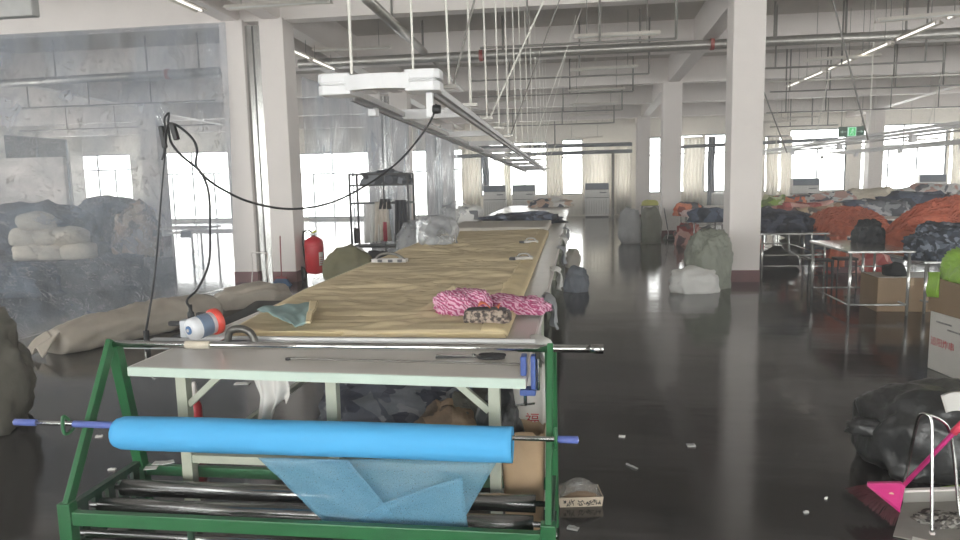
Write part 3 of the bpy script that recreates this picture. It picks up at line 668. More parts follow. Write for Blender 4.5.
for p in ((-2.47, 3.66, .275), (-2.44, 3.7, .29), (-2.4, 3.72, .286)): m.obox(p, (.07, .05, .004), random.random())
m.build('peeling_label', paperw, st)

roll = pm('blue_nonwoven', (80, 172, 228), rough=.75, var=.04, scale=3, bump=.25, bscale=9, stretch=(.4, 1, 1))
rl = thing('fabric_roll', 'bright blue nonwoven fabric roll on a steel rod in the green stand', 'fabric roll', (-1.32, 3.2, .54))
RA, RB = P(114, 434.5, Y=3.17), P(512, 447, Y=3.17)
m = MB(); n = 40; L_ = 60; vs = []; fs = []
for i in range(L_+1):
    x = RA.x+(RB.x-RA.x)*i/L_; cz = RA.z+(RB.z-RA.z)*i/L_
    for k in range(n):
        a = 2*PI*k/n; r = .084+.0035*nz(x*2.2, math.cos(a)*1.5, math.sin(a)*1.5)+.002*(1-2*abs(nz(x*5+a, a*2)))-.012*max(0, 1-i/1.5)**2
        vs.append((x, 3.2+r*math.cos(a), cz+r*math.sin(a)))
for i in range(L_):
    for k in range(n): a, b_ = i*n+k, i*n+(k+1) % n; fs.append((a, b_, b_+n, a+n))
fs += [tuple(range(n)), tuple(range(L_*n, L_*n+n))[::-1]]
m.add(vs, fs).build('rolled_fabric', roll, rl, smooth=True)
R0, R1 = P(14, 422, Y=3.2), P(579, 440, Y=3.2)
MB().tube([R0, R1], .012, 12).build('core_rod', steel, rl, smooth=True)
grip = pm('blue_grip', (92, 108, 178), rough=.5, var=.08)
for a, b_ in ((.0, .045), (.115, .205), (.965, 1.0)): MB().lathe([(.006, 0), (.017, .006), (.018, (R1-R0).length*(b_-a)-.006), (.008, (R1-R0).length*(b_-a))], R0.lerp(R1, a), R1-R0, 14).build('grip_sleeve', grip, rl, smooth=True)
sheer = film_mat('blue_sheer', (150, 206, 232), .62, .02, .25, 7, (1, 1, 1), .4, weave=True)
def wavy(q, amp, sd):
    def f(u, v):
        p = q(u, v); return p+Vector((0, amp*math.sin(u*7+sd)*math.sin(v*PI)+amp*.6*nz(u*5+sd, v*5), 0))
    return f
T = lambda px, py, Y: P(px, py, Y=Y)
MB().grid(wavy(quad(T(258, 458, 3.27), T(498, 460, 3.27), T(452, 541, 3.2), T(335, 533, 3.2)), .02, 0), 30, 16).build('hanging_sheet', sheer, rl, smooth=True, solid=.0015)
MB().grid(wavy(quad(T(258, 458, 3.16), T(347, 460, 3.15), T(392, 514, 3.17), T(335, 533, 3.19)), .012, 2), 20, 16).build('hanging_sheet', sheer, rl, smooth=True, solid=.0015)
MB().grid(wavy(quad(T(384, 503, 3.17), T(462, 476, 3.17), T(470, 540, 3.185), T(335, 533, 3.19)), .01, 4), 20, 12).build('hanging_sheet', sheer, rl, smooth=True, solid=.0015)

# ------------------------------------------------------------------ on the front of the table
tk = thing('cutter_rail', 'flat aluminium cutter rail lying across the table behind the guide bar', 'rail', (-1.4, 4.1, TT))
MB().box(-2.7, -.25, 4.06, 4.15, TT+.001, TT+.012).build('base_plate', alum, tk); MB().box(-2.5, -.25, 4.09, 4.12, TT+.012, TT+.035).build('guide_profile', alum, tk, bevel=.004)
cu = thing('end_cutter', 'small fabric end cutter with white motor and red ring on the rail', 'fabric cutter', (-2.36, 4.05, TT+.036))
z0 = TT+.036
c0 = Vector((-2.32, 3.93, z0+.075))
ax = Vector((.45, .85, .12)).normalized()
MB().lathe([(.045, -.006), (.062, .0), (.069, .02), (.069, .15), (.06, .16)], c0, ax, 24).build('motor_body', pm('motor_white', (224, 226, 230), rough=.4), cu, smooth=True)
MB().lathe([(.026, -.013), (.026, -.004)], c0, ax, 20).build('motor_badge', pm('badge_blue', (84, 120, 168), rough=.4), cu)
MB().lathe([(.01, -.018), (.01, -.011)], c0, ax, 12).build('screw', white, cu)
MB().lathe([(.0695, .05), (.07, .06), (.07, .12), (.0695, .125)], c0, ax, 24).build('motor_label', pm('label_blue', (112, 130, 154), rough=.5), cu, smooth=True)
MB().lathe([(.068, .15), (.083, .158), (.083, .19), (.06, .198)], c0, ax, 24).build('red_ring', pm('red_plastic', (214, 78, 66), rough=.4), cu, smooth=True)
MB().obox((-2.41, 4.07, z0+.055), (.09, .06, .11)).build('gear_housing', pm('housing', (202, 206, 212), rough=.35, metal=.2), cu, bevel=.008)
MB().obox((-2.46, 4.07, z0+.085), (.16, .035, .03)).build('handle', black, cu, bevel=.008)
MB().lathe([(.02, 0), (.02, .05), (.012, .06), (.012, .1)], (-2.39, 4.07, z0+.105), (0, 0, 1), 12).build('switch', black, cu, smooth=True)
MB().obox((-2.32, 4.07, z0+.14), (.06, .03, .03)).build('plug', dark, cu, bevel=.005)
MB().obox((-2.4, 4.09, z0+.004), (.16, .07, .02)).build('runner', dark, cu)
# claw clip stuck beside
kc = thing('spring_clamp', 'dark metal fabric clamp standing beside the cutter on the rail', 'clamp', (-2.05, 4.0, TT))
MB().tube(spline([(-2.12, 4.0, TT+.02), (-2.1, 4.0, TT+.09), (-2.03, 4.0, TT+.105), (-1.97, 4.0, TT+.08), (-1.94, 4.0, TT+.01)], 6), .024, 8).build('bow', pm('worn_metal', (112, 110, 106), rough=.35, metal=.6), kc, smooth=True)
MB().box(-2.16, -1.95, 3.97, 4.03, TT+.001, TT+.03).build('jaw', dark, kc, bevel=.006); MB().lathe([(.012, 0), (.012, .05)], (-2.12, 3.97, TT+.04), (0, -1, 0), 10).build('bolt', steel, kc)
sc = thing('fabric_shears', 'dark fabric shears lying on the bare front of the table', 'scissors', (-.62, 3.77, TT))
MB().bar((-.78, 3.76, TT+.006), (-.55, 3.78, TT+.008), .03, .008).build('blade', dark, sc); MB().bar((-.78, 3.775, TT+.014), (-.55, 3.77, TT+.014), .024, .006).build('blade', steel, sc)
for y in (3.745, 3.8):
    MB().tube([(-.47+.07*math.cos(a*PI/6), y+.022*math.sin(a*PI/6), TT+.012) for a in range(13)], .009, 6, caps=False).build('handle', black, sc, smooth=True)
MB().lathe([(.01, 0), (.01, .02)], (-.57, 3.772, TT+.005), (0, 0, 1), 10).build('rivet', steel, sc)
o = MB().tube([(-1.6, 3.68, TT+.008), (-.3, 3.62, TT+.008)], .007, 8).build('metal_rod', steel, None); tag(o, 'thin bright metal rod lying along the front of the table', 'rod')
MB().lathe([(.016, 0), (.016, .012)], (-1.6, 3.68, TT), (0, 0, 1), 10).build('end_knob', dark, o)
blue = pm('blue_enamel', (66, 88, 150), rough=.35)
cl = thing('bench_clamp', 'blue screw clamp gripping the right front corner of the table', 'clamp', (-.25, 3.46, TT-.18))
MB().box(-.285, -.255, 3.42, 3.5, TT+.002, TT+.1).build('upper_jaw', blue, cl, bevel=.006); MB().box(-.235, -.21, 3.43, 3.49, TT-.07, TT+.1).build('back_bar', blue, cl, bevel=.005)
MB().box(-.29, -.21, 3.42, 3.5, TT-.1, TT-.07).build('lower_jaw', blue, cl, bevel=.006); MB().tube([(-.265, 3.46, TT-.16), (-.265, 3.46, TT-.05)], .009, 10).build('screw', steel, cl, smooth=True)
MB().tube([(-.31, 3.44, TT-.155), (-.22, 3.48, TT-.155)], .006, 8).build('tommy_bar', steel, cl)
MB().tube([(-.20, 3.46, TT+.08), (-.20, 3.46, TT-.08)], .008, 8).build('guide_rod', steel, cl)
# teal remnant, towel with tools
teal = pm('pale_teal_cloth', (150, 178, 178), rough=.85, var=.06, scale=6, bump=.3, bscale=12)
q = quad(P(257, 312, z=TT+.07), P(314, 306, z=TT+.07), P(307, 330, z=TT+.075), P(289, 327, z=TT+.07))
def tf(u, v):
    p = q(u, v); return p+Vector((0, 0, .02+.012*math.sin(u*5+v*2)+.02*nz(u*4, v*4)+.02*u))
o = MB().slab(tf, lambda u, v: tf(u, v)-Vector((0, 0, .006)), 24, 16).build('cloth_remnant', teal, None, smooth=True); tag(o, 'pale teal triangular cloth remnant lying on the beige lay', 'cloth')
def tf2(u, v):
    p = tf(.93+.1*u, v); return p+Vector((.02*u, 0, .012+.01*math.sin(v*12)))
MB().slab(tf2, lambda u, v: tf2(u, v)-Vector((0, 0, .014)), 6, 24).build('turned_hem', beige2, o, smooth=True, label='tan turned-over hem')
pink = stripes('pink_check', (178, 76, 122), (224, 180, 200), 17, 7)
m = MB(); c = P(468, 312, z=TT+.05); m.blob((c.x-.04, c.y+.05, TT+.05), (.17, .17, .13), amp=.16, wr=.2, wf=8, seed=3, sub=5, flat=.1)
d = P(508, 308, z=TT+.05); m.blob((d.x+.05, d.y+.04, TT+.03), (.22, .13, .09), amp=.14, wr=.18, wf=8, seed=5, sub=5, flat=.1, rz=-.5)
o = m.build('checked_towel', pink, None, smooth=True); tag(o, 'crumpled pink and white checked cloth on the right of the beige lay', 'cloth')
c = P(487, 318, z=TT+.08)
pc = thing('zip_pouch', 'dark leopard print pouch resting on the pink checked cloth', 'pouch', (c.x, c.y, TT+.05))
MB().blob((c.x, c.y, TT+.055), (.15, .07, .085), amp=.05, wr=.03, seed=8, sub=4, flat=.6, sq=.5).build('pouch_body', pm('leopard', (60, 52, 50), rgb2=(176, 160, 146), rough=.7, scale=38), pc, smooth=True)
MB().blob((c.x, c.y+.01, TT+.12), (.13, .06, .025), amp=.04, wr=.02, seed=9, sub=3, flat=.6, sq=.5).build('pouch_flap', pm('dark_cloth_grey', (78, 74, 76), rough=.8), pc, smooth=True)
o = MB().slab(lambda u, v: Vector((c.x-.06+.14*u, c.y+.02+.08*v-.03*u, TT+.155+.02*math.sin(u*6+v))), lambda u, v: Vector((c.x-.06+.14*u, c.y+.02+.08*v-.03*u, TT+.15+.02*math.sin(u*6+v))), 12, 6).build('orange_scrap', pm('orange_cloth', (232, 128, 92), rough=.8), None, smooth=True); tag(o, 'small orange scrap lying on top of the dark pouch', 'cloth')
wm = pm('weight_metal', (176, 172, 168), rough=.35, metal=.5); 
for i, (px, py, lb) in enumerate(((524, 261, 'nearer small metal cloth weight on the right of the beige lay'), (531, 244, 'farther metal cloth weight at the right edge of the beige lay'))):
    c = P(px, py, z=TT+.06); t = thing('cloth_weight', lb, 'weight', (c.x, c.y, TT+.055))
    MB().obox((c.x, c.y, TT+.095), (.2, .09, .035), .2).build('weight_body', wm, t, bevel=.01)
    MB().tube(spline([(c.x-.07, c.y, TT+.11), (c.x-.04, c.y, TT+.14), (c.x+.04, c.y, TT+.14), (c.x+.07, c.y, TT+.11)], 5), .01, 6).build('handle', wm, t, smooth=True)
    MB().obox((c.x-.12, c.y-.02, TT+.09), (.07, .06, .03), -.3).build('jaw', dark, t)
c = P(390, 262, z=TT+.06); t = thing('cloth_clamp', 'grey metal cloth clamp with arched handle at the left edge of the beige lay', 'clamp', (c.x, c.y, TT+.055))
m = MB()
for k in range(5): m.tube(spline([(c.x-.17+.08*k, c.y-.05, TT+.07), (c.x-.13+.08*k, c.y, TT+.13), (c.x-.1+.08*k, c.y+.05, TT+.075)], 4), .012, 6)
MB().box(c.x-.2, c.x+.2, c.y-.06, c.y-.03, TT+.06, TT+.1).build('front_jaw', wm, t); MB().box(c.x-.2, c.x+.2, c.y+.03, c.y+.06, TT+.06, TT+.1).build('rear_jaw', wm, t)
MB().tube(spline([(c.x-.18, c.y, TT+.08), (c.x-.1, c.y, TT+.15), (c.x+.06, c.y, TT+.15), (c.x+.18, c.y, TT+.08)], 6), .016, 8).build('arched_handle', pm('grey_metal', (120, 118, 114), rough=.4, metal=.4), t, smooth=True)
for k in (-.1, .02, .13): MB().obox((c.x+k, c.y-.065, TT+.08), (.05, .02, .03)).build('tooth', dark, t)
bagm = film_mat('clear_bag', (225, 228, 232), .62, .12, .9, 9, (1, 1, 1), .2)
c = P(439, 244, z=TT+.05); t = thing('clear_bag', 'puffed clear plastic bag with a black band on the far left of the beige lay', 'plastic bag', (c.x, c.y, TT+.05))
MB().blob((c.x, c.y, TT+.05), (.26, .2, .4), amp=.1, wr=.08, seed=11, sub=4, flat=.6).build('bag_film', bagm, t, smooth=True)
MB().blob((c.x+.02, c.y-.05, TT+.2), (.2, .14, .13), amp=.08, wr=.05, seed=12, sub=3, flat=.6).build('dark_contents', pm('black_goods', (52, 55, 62), rough=.6), t, smooth=True)
MB().blob((c.x-.01, c.y, TT+.055), (.2, .16, .12), amp=.1, wr=.05, seed=13, sub=3, flat=.4).build('pale_contents', pm('pale_goods', (178, 180, 182), rough=.8), t, smooth=True)
c = P(458, 222, z=TT+.03); o = MB().blob((c.x, c.y, TT+.003), (.32, .4, .42), amp=.2, wr=.12, seed=15, sub=4, flat=.4).build('plastic_bag', bagm, None, smooth=True); tag(o, 'crumpled clear plastic wrapping just behind the puffed bag on the table', 'plastic bag')
wh = pm('white_cloth', (222, 221, 218), rough=.85, var=.05, scale=5, bump=.3, bscale=10)
c = P(469, 222, z=TT+.03); t = thing('fabric_bale', 'white wrapped bundle with dark end on the left of the table', 'bundle', (c.x, c.y, TT))
MB().blob((c.x, c.y, TT+.003), (.3, .35, .4), amp=.1, wr=.08, seed=16, sub=4, flat=.5).build('wrapping', wh, t, smooth=True); MB().obox((c.x+.1, c.y-.33, TT+.2), (.3, .06, .2)).build('dark_end', pm('grey_goods', (96, 98, 102)), t, bevel=.02)
# further lays down the table
pale = pm('pale_grey_cloth', (196, 190, 180), rough=.85, var=.05)
def lay2(u, v):
    y = 12.75+2.0*v; x = -2.38+(1.84)*u; return Vector((x, y, TT+.1+.015*nz(x*2, y*4)))
o = MB().slab(lay2, lambda u, v: Vector((lay2(u, v).x, lay2(u, v).y, TT+.002)), 24, 24).build('cloth_lay', pale, None, smooth=True); tag(o, 'pale grey stacked cloth lay just beyond the beige one', 'cloth')
navy = patches('navy_garments', [(38, 46, 62), (58, 66, 84), (30, 34, 46), (96, 104, 120)], 5)
c = P(522, 224, z=TT); o = MB().blob((c.x, c.y+.3, TT+.003), (.72, .4, .2), amp=.22, wr=.16, seed=17, sub=5, flat=.1).build('garment_pile', navy, None, smooth=True); tag(o, 'long heap of dark navy garments lying across the table beyond the lays', 'garment pile')
c = P(549, 207, z=TT); o = MB().blob((c.x, c.y, TT+.003), (.66, .4, .24), amp=.2, wr=.14, seed=18, sub=4, flat=.1).build('garment_pile', patches('mixed_far', [(210, 200, 188), (70, 76, 90), (200, 170, 150), (226, 224, 220)], 4), None, smooth=True); tag(o, 'small mixed heap of cloth at the far end of the table', 'garment pile')
a = P(533, 206, Y=25.1); b_ = P(563, 196, Y=25.1); o = MB().box(a.x, b_.x, 25.05, 25.12, TT+.002, b_.z).build('end_board', white, None, bevel=.01); tag(o, 'white board standing upright at the far end of the table', 'board')
# scraps hanging over the right edge of the table
scr = [(3.95, .16, 'white'), (5.6, .3, 'grey'), (7.4, .26, 'white'), (9.8, .3, 'grey'), (11.6, .42, 'white'), (13.6, .3, 'grey')]
for i, (y, l, k) in enumerate(scr):
    def hf(u, v, y=y, l=l, i=i): return Vector((-.29+.1*min(1, v*3)+.05*nz(u*3+i, v*2)+.025*math.sin(u*9+i)*v, y+.4*u+.05*v*nz(i, v), TT+.006-.0*v-max(0, v-.2)*l))
    o = MB().grid(hf, 14, 12).build('hanging_offcut', wh if k == 'white' else pm('grey_offcut', (150, 152, 156), rough=.85), None, smooth=True, solid=.004)
    tag(o, '%s %s offcut hanging over the right edge of the cutting table' % (ORD[i], k), 'cloth', 'offcuts over the table edge')

# ------------------------------------------------------------------ cable stand with its cable
cs = thing('cable_stand', 'thin bending black cable pole clamped to the left edge of the table', 'cable stand', (-2.62, 3.95, TT))
B0 = Vector((-2.62, 3.95, TT)); HP = P(168, 122, Y=3.95)
MB().box(-2.74, -2.44, 3.88, 4.02, TT+.002, TT+.025).build('clamp_plate', pm('clamp_grey', (178, 186, 184), rough=.4), cs, bevel=.004)
MB().tube([(-2.62, 3.95, TT-.1), (-2.62, 3.95, TT+.1)], .017, 14).build('socket', dark, cs, smooth=True)
MB().tube(spline([B0+Vector((0, 0, .1)), B0.lerp(HP, .35)+Vector((.005, 0, 0)), B0.lerp(HP, .7)+Vector((.0, 0, 0)), HP], 8), [.007]*8+[.0055]*8+[.0045]*9, 8).build('pole', black, cs, smooth=True)
MB().tube([(-2.6, 3.9, TT-.02), (-2.6, 3.9, TT-.16), (-2.55, 3.9, TT-.19)], .006, 6).build('clamp_screw', steel, cs)
MB().tube(spline([HP, HP+Vector((.01, 0, .05)), HP+Vector((-.02, 0, .02)), HP+Vector((-.02, 0, -.05))], 5), .007, 6).build('top_hook', black, cs, smooth=True)
for px, py, qx, qy, w in ((161, 126, 165, 148, .026), (172, 124, 177, 140, .034)):
    MB().bar(P(px, py, Y=3.94), P(qx, qy, Y=3.94), w, .03).build('cable_connector', black, cs, bevel=.006)
pts = [P(*a, Y=y) for *a, y in ((168, 124, 3.96), (171, 142, 3.98), (182, 156, 4.02), (197, 168, 4.08), (206, 178, 4.13), (222, 189, 4.2), (250, 202, 4.35), (290, 209, 4.6), (330, 203, 4.9), (365, 186, 5.1), (397, 163, 5.25), (420, 137, 5.33), (432, 118, 5.36), (436, 104, 5.38))]
o = MB().tube(spline(pts, 6), .0075, 8).build('power_cable', black, None, smooth=True); tag(o, 'long black cable sagging from the pole top to the hanging power track', 'cable')
pts = [P(*a, Y=y) for *a, y in ((168, 123, 3.95), (178, 126, 3.95), (192, 138, 3.95), (197, 150, 3.95), (196, 165, 3.96), (204, 178, 3.97), (209, 195, 3.98), (210, 225, 4.0), (209, 262, 4.02), (198, 288, 4.03), (187, 300, 4.05), (190, 308, 4.06), (194, 317, 4.07))]
o = MB().tube(spline(pts, 6), .0075, 8).build('power_cable', black, None, smooth=True); tag(o, 'black cable looping from the pole top down to the end cutter', 'cable')
pts = [P(*a, Y=3.93) for a in ((168, 124), (165, 135), (164, 152), (162, 160))]
o = MB().tube(spline(pts, 5), .006, 6).build('power_cable', black, None, smooth=True); tag(o, 'short black cable end dangling from the top of the pole', 'cable')

# ------------------------------------------------------------------ under the table
greyd = patches('grey_fabrics', [(84, 86, 96), (108, 110, 116), (60, 62, 74), (126, 126, 130)], 9)
o = MB().blob((-1.15, 5.05, .0), (.6, .55, .64), amp=.1, wr=.16, wf=10, seed=21, sub=5, flat=.7).build('fabric_pile', greyd, None, smooth=True); tag(o, 'heap of crumpled grey fabric stored under the cutting table', 'fabric pile')
o = MB().box(-1.02, -.72, 5.9, 6.3, 0, .82).build('storage_box', pm('navy_box', (46, 54, 72), rough=.7), None, bevel=.01); tag(o, 'dark navy box under the table behind the grey fabric heap', 'box')
o = MB().box(-.7, -.34, 6.0, 6.5, 0, .85).build('storage_box', cardw, None, bevel=.01); tag(o, 'pale box under the table right of the dark navy one', 'box')
kraft = pm('kraft_paper', (172, 146, 116), rough=.8, var=.1, scale=5, bump=.4, bscale=9)
o = MB().blob((-.82, 4.35, 0), (.2, .18, .46), amp=.14, wr=.12, seed=23, sub=4, flat=.8, pinch=.3).build('paper_sack', patches('brown_sack', [(176, 150, 122), (156, 130, 106), (120, 102, 86)], 6), None, smooth=True); tag(o, 'crumpled brown sack under the table behind the blue roll', 'sack')
o = MB().blob((-.62, 4.5, 0), (.2, .2, .52), amp=.16, wr=.16, seed=24, sub=4, flat=.8).build('garment_pile', pm('olive_dark', (86, 84, 76), rough=.85, var=.2, bump=.5), None, smooth=True); tag(o, 'dark olive crumpled cloth beside the brown sack under the table', 'garment pile')
pb = thing('paper_bag', 'brown paper bag with black plastic spilling out, behind the right end of the roll', 'paper bag', (-.33, 3.72, 0))
def pbf(z):
    k = z/.55; w, d = .1+.02*k, .09+.01*k
    return [(-.3+w*math.copysign(abs(math.cos(a))**.5, math.cos(a))*(1+.05*nz(a*3, z*6)), 3.74+d*math.copysign(abs(math.sin(a))**.5, math.sin(a)), z+.05*k*nz(a*2, 3)) for a in [2*PI*i/28 for i in range(28)]]
m = MB(); rings = [pbf(.55*i/10) for i in range(11)]; vs = [p for r in rings for p in r]
m.add(vs, [(i*28+k, i*28+(k+1) % 28, (i+1)*28+(k+1) % 28, (i+1)*28+k) for i in range(10) for k in range(28)]+[tuple(range(28))[::-1]]).build('bag_wall', kraft, pb, smooth=True, solid=.004)
MB().blob((-.43, 3.8, .36), (.1, .1, .34), amp=.22, wr=.2, seed=25, sub=4, flat=.5, pinch=.5).build('plastic_filling', pm('black_plastic_film', (50, 50, 52), rough=.35, bump=.6, bscale=20), pb, smooth=True)
cb_ = thing('carton', 'tall white carton with red lettering under the right front corner of the table', 'carton', (-.3, 4.1, 0))
MB().box(-.47, -.2, 3.95, 4.35, 0, .83).build('box_body', cardw, cb_, bevel=.006)
MX = Matrix(((1, 0, 0), (0, 0, -1), (0, 1, 0)))   # text facing the camera (-Y)
redink = pm('red_ink', (196, 44, 58), rough=.6); blackink = pm('black_ink', (40, 36, 36), rough=.6); greyink = pm('grey_ink', (132, 130, 130), rough=.6)
a = P(525, 425, Y=3.945); text('福', 'red_character', redink, cb_, (a.x, 3.948, a.z), .085, MX)
m = MB().box(-.2, -.165, 3.9, 3.93, 0, .86); o = m.build('carton_sheet', cardw, None); tag(o, 'narrow pale flattened carton standing at the right table corner beside the carton', 'carton')
def ht(u, v): 
    return Vector((-1.77+.17*u+.03*math.sin(v*3)+.02*u*v, 3.57+.025*math.sin(u*14+v*2)*(.3+v)+.02*nz(u*3, v*3), .89-.33*v*(.75+.25*math.sin(u*PI*1.5+.6))))
o = MB().grid(ht, 30, 16).build('rag', pm('grey_white_rag', (206, 203, 198), rough=.85, var=.05), None, smooth=True, solid=.004); tag(o, 'greyish white rag hanging under the front edge of the table', 'cloth')
rb = thing('spray_bottle', 'small red bottle on the floor under the left front of the table', 'bottle', (-2.65, 4.75, 0))
c = P(197, 425, Y=4.7); z = max(0, c.z-.12)
MB().lathe([(.04, 0), (.045, .01), (.045, .3), (.02, .36)], (c.x, 4.7, 0), (0, 0, 1), 16).build('bottle_body', pm('red_bottle', (170, 36, 46), rough=.35), rb, smooth=True); MB().lathe([(.018, .36), (.018, .46), (.012, .48)], (c.x, 4.7, 0), (0, 0, 1), 12).build('bottle_cap', white, rb, smooth=True)

# ------------------------------------------------------------------ clear plastic curtains
film = crease_film('clear_film', (206, 217, 232), .76, 1.6, (1.6, 1.6, .55))
A0, A1 = P(-45, 36, Y=12.97), P(225, 20, Y=12.97)
B0, B1, B2 = P(234, 286, z=.01), P(110, 314, z=.01), P(-50, 356, z=.01)
def fl(u, v):
    t = A0.lerp(A1, u); t.z = zb(13)-.02
    w = 1-u; bt = B0*(1-w)**2 + B1*2*w*(1-w) + B2*w*w
    e = v**1.6
    p = Vector((t.x+(bt.x-t.x)*e, t.y+(bt.y-t.y)*e, t.z+(bt.z-t.z)*v))
    d = .05*math.sin(u*46+2*nz(u*6, v*3))*(.4+v)+.14*nz(u*7, v*5, 2)+.05*nz(u*22, v*9, 4)+.02*nz(u*60, v*22, 6)
    k = min(1, (1-u)*12, v*6)
    return p+Vector((.3*d*k, d*k, 0))
o = MB().grid(fl, 150, 60).build('plastic_curtain', film, None, smooth=True, solid=.003); tag(o, 'large crinkled clear plastic curtain left of the paired columns', 'plastic curtain')
def filmside(y0, y1, zt, label, x=-5.3, sd=0):
    def f(u, v):
        y = y0+(y1-y0)*u; d = .04*math.sin(u*40+sd)+.1*nz(u*8, v*4, sd)+.03*nz(u*25, v*9, sd)
        return Vector((x+d*min(1, u*15, (1-u)*15), y, zt-(zt-.01)*v))
    o = MB().grid(f, 80, 40).build('plastic_curtain', film, None, smooth=True, solid=.003); tag(o, label, 'plastic curtain')
filmside(13.56, 22.4, 3.95, 'clear plastic curtain between the first and second paired columns', sd=3)
filmside(22.96, 32.0, 3.95, 'clear plastic curtain between the second and third paired columns', sd=7)
tapem = pm('grey_patch', (120, 122, 124), rough=.6)

# goods behind the curtain
bagw = pm('white_woven_sack', (214, 206, 192), rough=.75, var=.06, bump=.3, bscale=12)
spots = [(33, 258, 13.2), (52, 262, 13.2), (76, 262, 13.2), (30, 243, 13.5), (50, 246, 13.5), (70, 247, 13.5), (40, 233, 13.8)]
rowz = [0.03, .03, .03, .36, .36, .36, .7]
names = ['left sack of the bottom row', 'middle sack of the bottom row', 'right sack of the bottom row', 'left sack of the middle row', 'middle sack of the middle row', 'right sack of the middle row', 'topmost sack']
gx = [-8.9, -8.35, -7.75, -8.85, -8.3, -7.7, -8.35]
for i in range(7):
    c = P(spots[i][0], 255, Y=14.2)
    o = MB().blob((c.x, 14.2+.05*(i % 3), .32+rowz[i] if True else 0), (.36, .28, .38), amp=.07, wr=.06, seed=30+i, sub=3, flat=.7).build('woven_sack', bagw, None, smooth=True)
    tag(o, 'white woven sack behind the plastic curtain, %s of the stack' % names[i], 'sack', 'white sacks behind the curtain')
o = MB().box(-11.2, -8.9, 13.75, 14.7, 0, .33).build('pallet_platform', pm('grey_platform', (120, 122, 124), rough=.7), None, bevel=.02); tag(o, 'low grey platform under the white sacks behind the plastic curtain', 'platform')
dn = patches('dark_bundle', [(52, 62, 80), (72, 84, 104), (44, 50, 62), (96, 108, 124)], 3)
for i, (px, py, y, r, m_, lb) in enumerate((((30, 232, 20, (1.7, .8, 1.35), dn, 'big dark blue garment heap far behind the plastic curtain at the left edge')), (112, 232, 23.2, (1.5, .8, 1.4), dn, 'big dark blue garment heap far behind the plastic curtain, right of the first'),
        (75, 285, 12.2, (.9, .45, .5), pm('grey_bundle', (92, 94, 98), rough=.8, bump=.5), 'grey bundle on the floor right behind the plastic curtain'), (120, 280, 12.6, (.45, .4, .55), pm('grey_bundle'.replace('grey', 'slate'), (70, 76, 86), rough=.8, bump=.5), 'slate bundle on the floor behind the middle of the plastic curtain'),
        (140, 250, 17, (.5, .45, 1.3), patches('brown_pile', [(170, 140, 118), (140, 118, 104), (96, 90, 92), (200, 180, 160)], 5), 'tall brown and grey cloth heap behind the plastic curtain'),
        (18, 300, 11.6, (.8, .5, .55), dn, 'dark bundle behind the plastic curtain at the lower left'))):
    c = P(px, py, Y=y); o = MB().blob((c.x, y, 0), r, amp=.16, wr=.12, seed=40+i, sub=4, flat=.4).build('cloth_heap', m_, None, smooth=True); tag(o, lb, 'cloth heap')
for i, (px, y) in enumerate(((180, 17.5), (214, 16))):
    c = P(px, 230, Y=y); t = thing('work_table', ['white work table seen through the plastic curtain, farther one', 'white work table seen through the plastic curtain near the columns'][i], 'table', (c.x, y, 0))
    MB().box(c.x-.9, c.x+.9, y-.5, y+.5, .78, .82).build('tabletop', white, t)
    for a in (-.82, .82):
        for b_ in (-.42, .42): MB().box(c.x+a-.02, c.x+a+.02, y+b_-.02, y+b_+.02, 0, .78).build('leg', white, t)
a, b_ = P(-30, 150, Y=25), P(62, 150, Y=25); o = MB().box(a.x, b_.x, 25, 25.15, 0, 3.1).build('stand_in_panel', white, None); tag(o, 'tall white panel added in place of the bright left wall behind the plastic curtain', 'partition')  # white panel added facing the rear windows to read as lit wall
c = P(186, 235, Y=12.2); o = MB().blob((c.x, c.y, c.z-.05), (.1, .02, .13), amp=.2, wr=.1, seed=49, sub=3).build('film_patch', tapem, None, smooth=True); tag(o, 'small dark grey patch stuck on the plastic curtain', 'patch')

# ------------------------------------------------------------------ left foreground
tarp = pm('grey_tarpaulin', (188, 179, 166), rough=.6, var=.08, scale=4, bump=.35, bscale=7)
A, B = Vector((-6.0, 7.3, 0)), Vector((-5.2, 9.45, 0)); D = (B-A).normalized(); S = Vector((D.y, -D.x, 0))
m = MB(); n = 36; K = 44; vs = []
for i in range(K+1):
    t = i/K; r = (.185+.05*math.sin(t*3.0)+.02*t)*(1-.12*max(0, 1-i/3))*(1 if i < K-2 else 1-.1*(i-K+2))
    c = A.lerp(B, t)+Vector((0, 0, r*.72))
    for k in range(n):
        a = 2*PI*k/n; rr = r*(1+.2*nz(t*5, math.cos(a)*1.6, math.sin(a)*1.6)+.13*(1-2*abs(nz(t*8+a*.5, math.cos(a)*2.2, math.sin(a)*2.2)))+.06*(1-2*abs(nz(t*22+a, math.cos(a)*4, math.sin(a)*4))))
        p = c+S*(math.cos(a)*rr*1.15)+Vector((0, 0, math.sin(a)*rr*.85)); p.z = max(p.z, .004); vs.append(p)
fs = [(i*n+k, i*n+(k+1) % n, (i+1)*n+(k+1) % n, (i+1)*n+k) for i in range(K) for k in range(n)]+[tuple(range(n))[::-1], tuple(range(K*n, K*n+n))]
o = m.add(vs, fs).build('rolled_tarpaulin', tarp, None, smooth=True); tag(o, 'long grey rolled tarpaulin lying on the floor in front of the plastic curtain', 'tarpaulin')
def tailf(u, v): 
    p = A-D*(.02+.22*u)+S*(-.14+.3*v)+Vector((0, 0, .22-.14*u+.05*math.sin(v*8+u*3))); return p
MB().grid(tailf, 14, 14).build('loose_end', tarp, o, smooth=True, solid=.012)
o = MB().blob((-5.15, 10.6, 0), (.55, .3, .3), amp=.14, wr=.12, seed=52, sub=4, flat=.5, rz=.9).build('rolled_tarpaulin', tarp, None, smooth=True); tag(o, 'shorter grey tarpaulin bundle near the foot of the left paired column', 'tarpaulin')
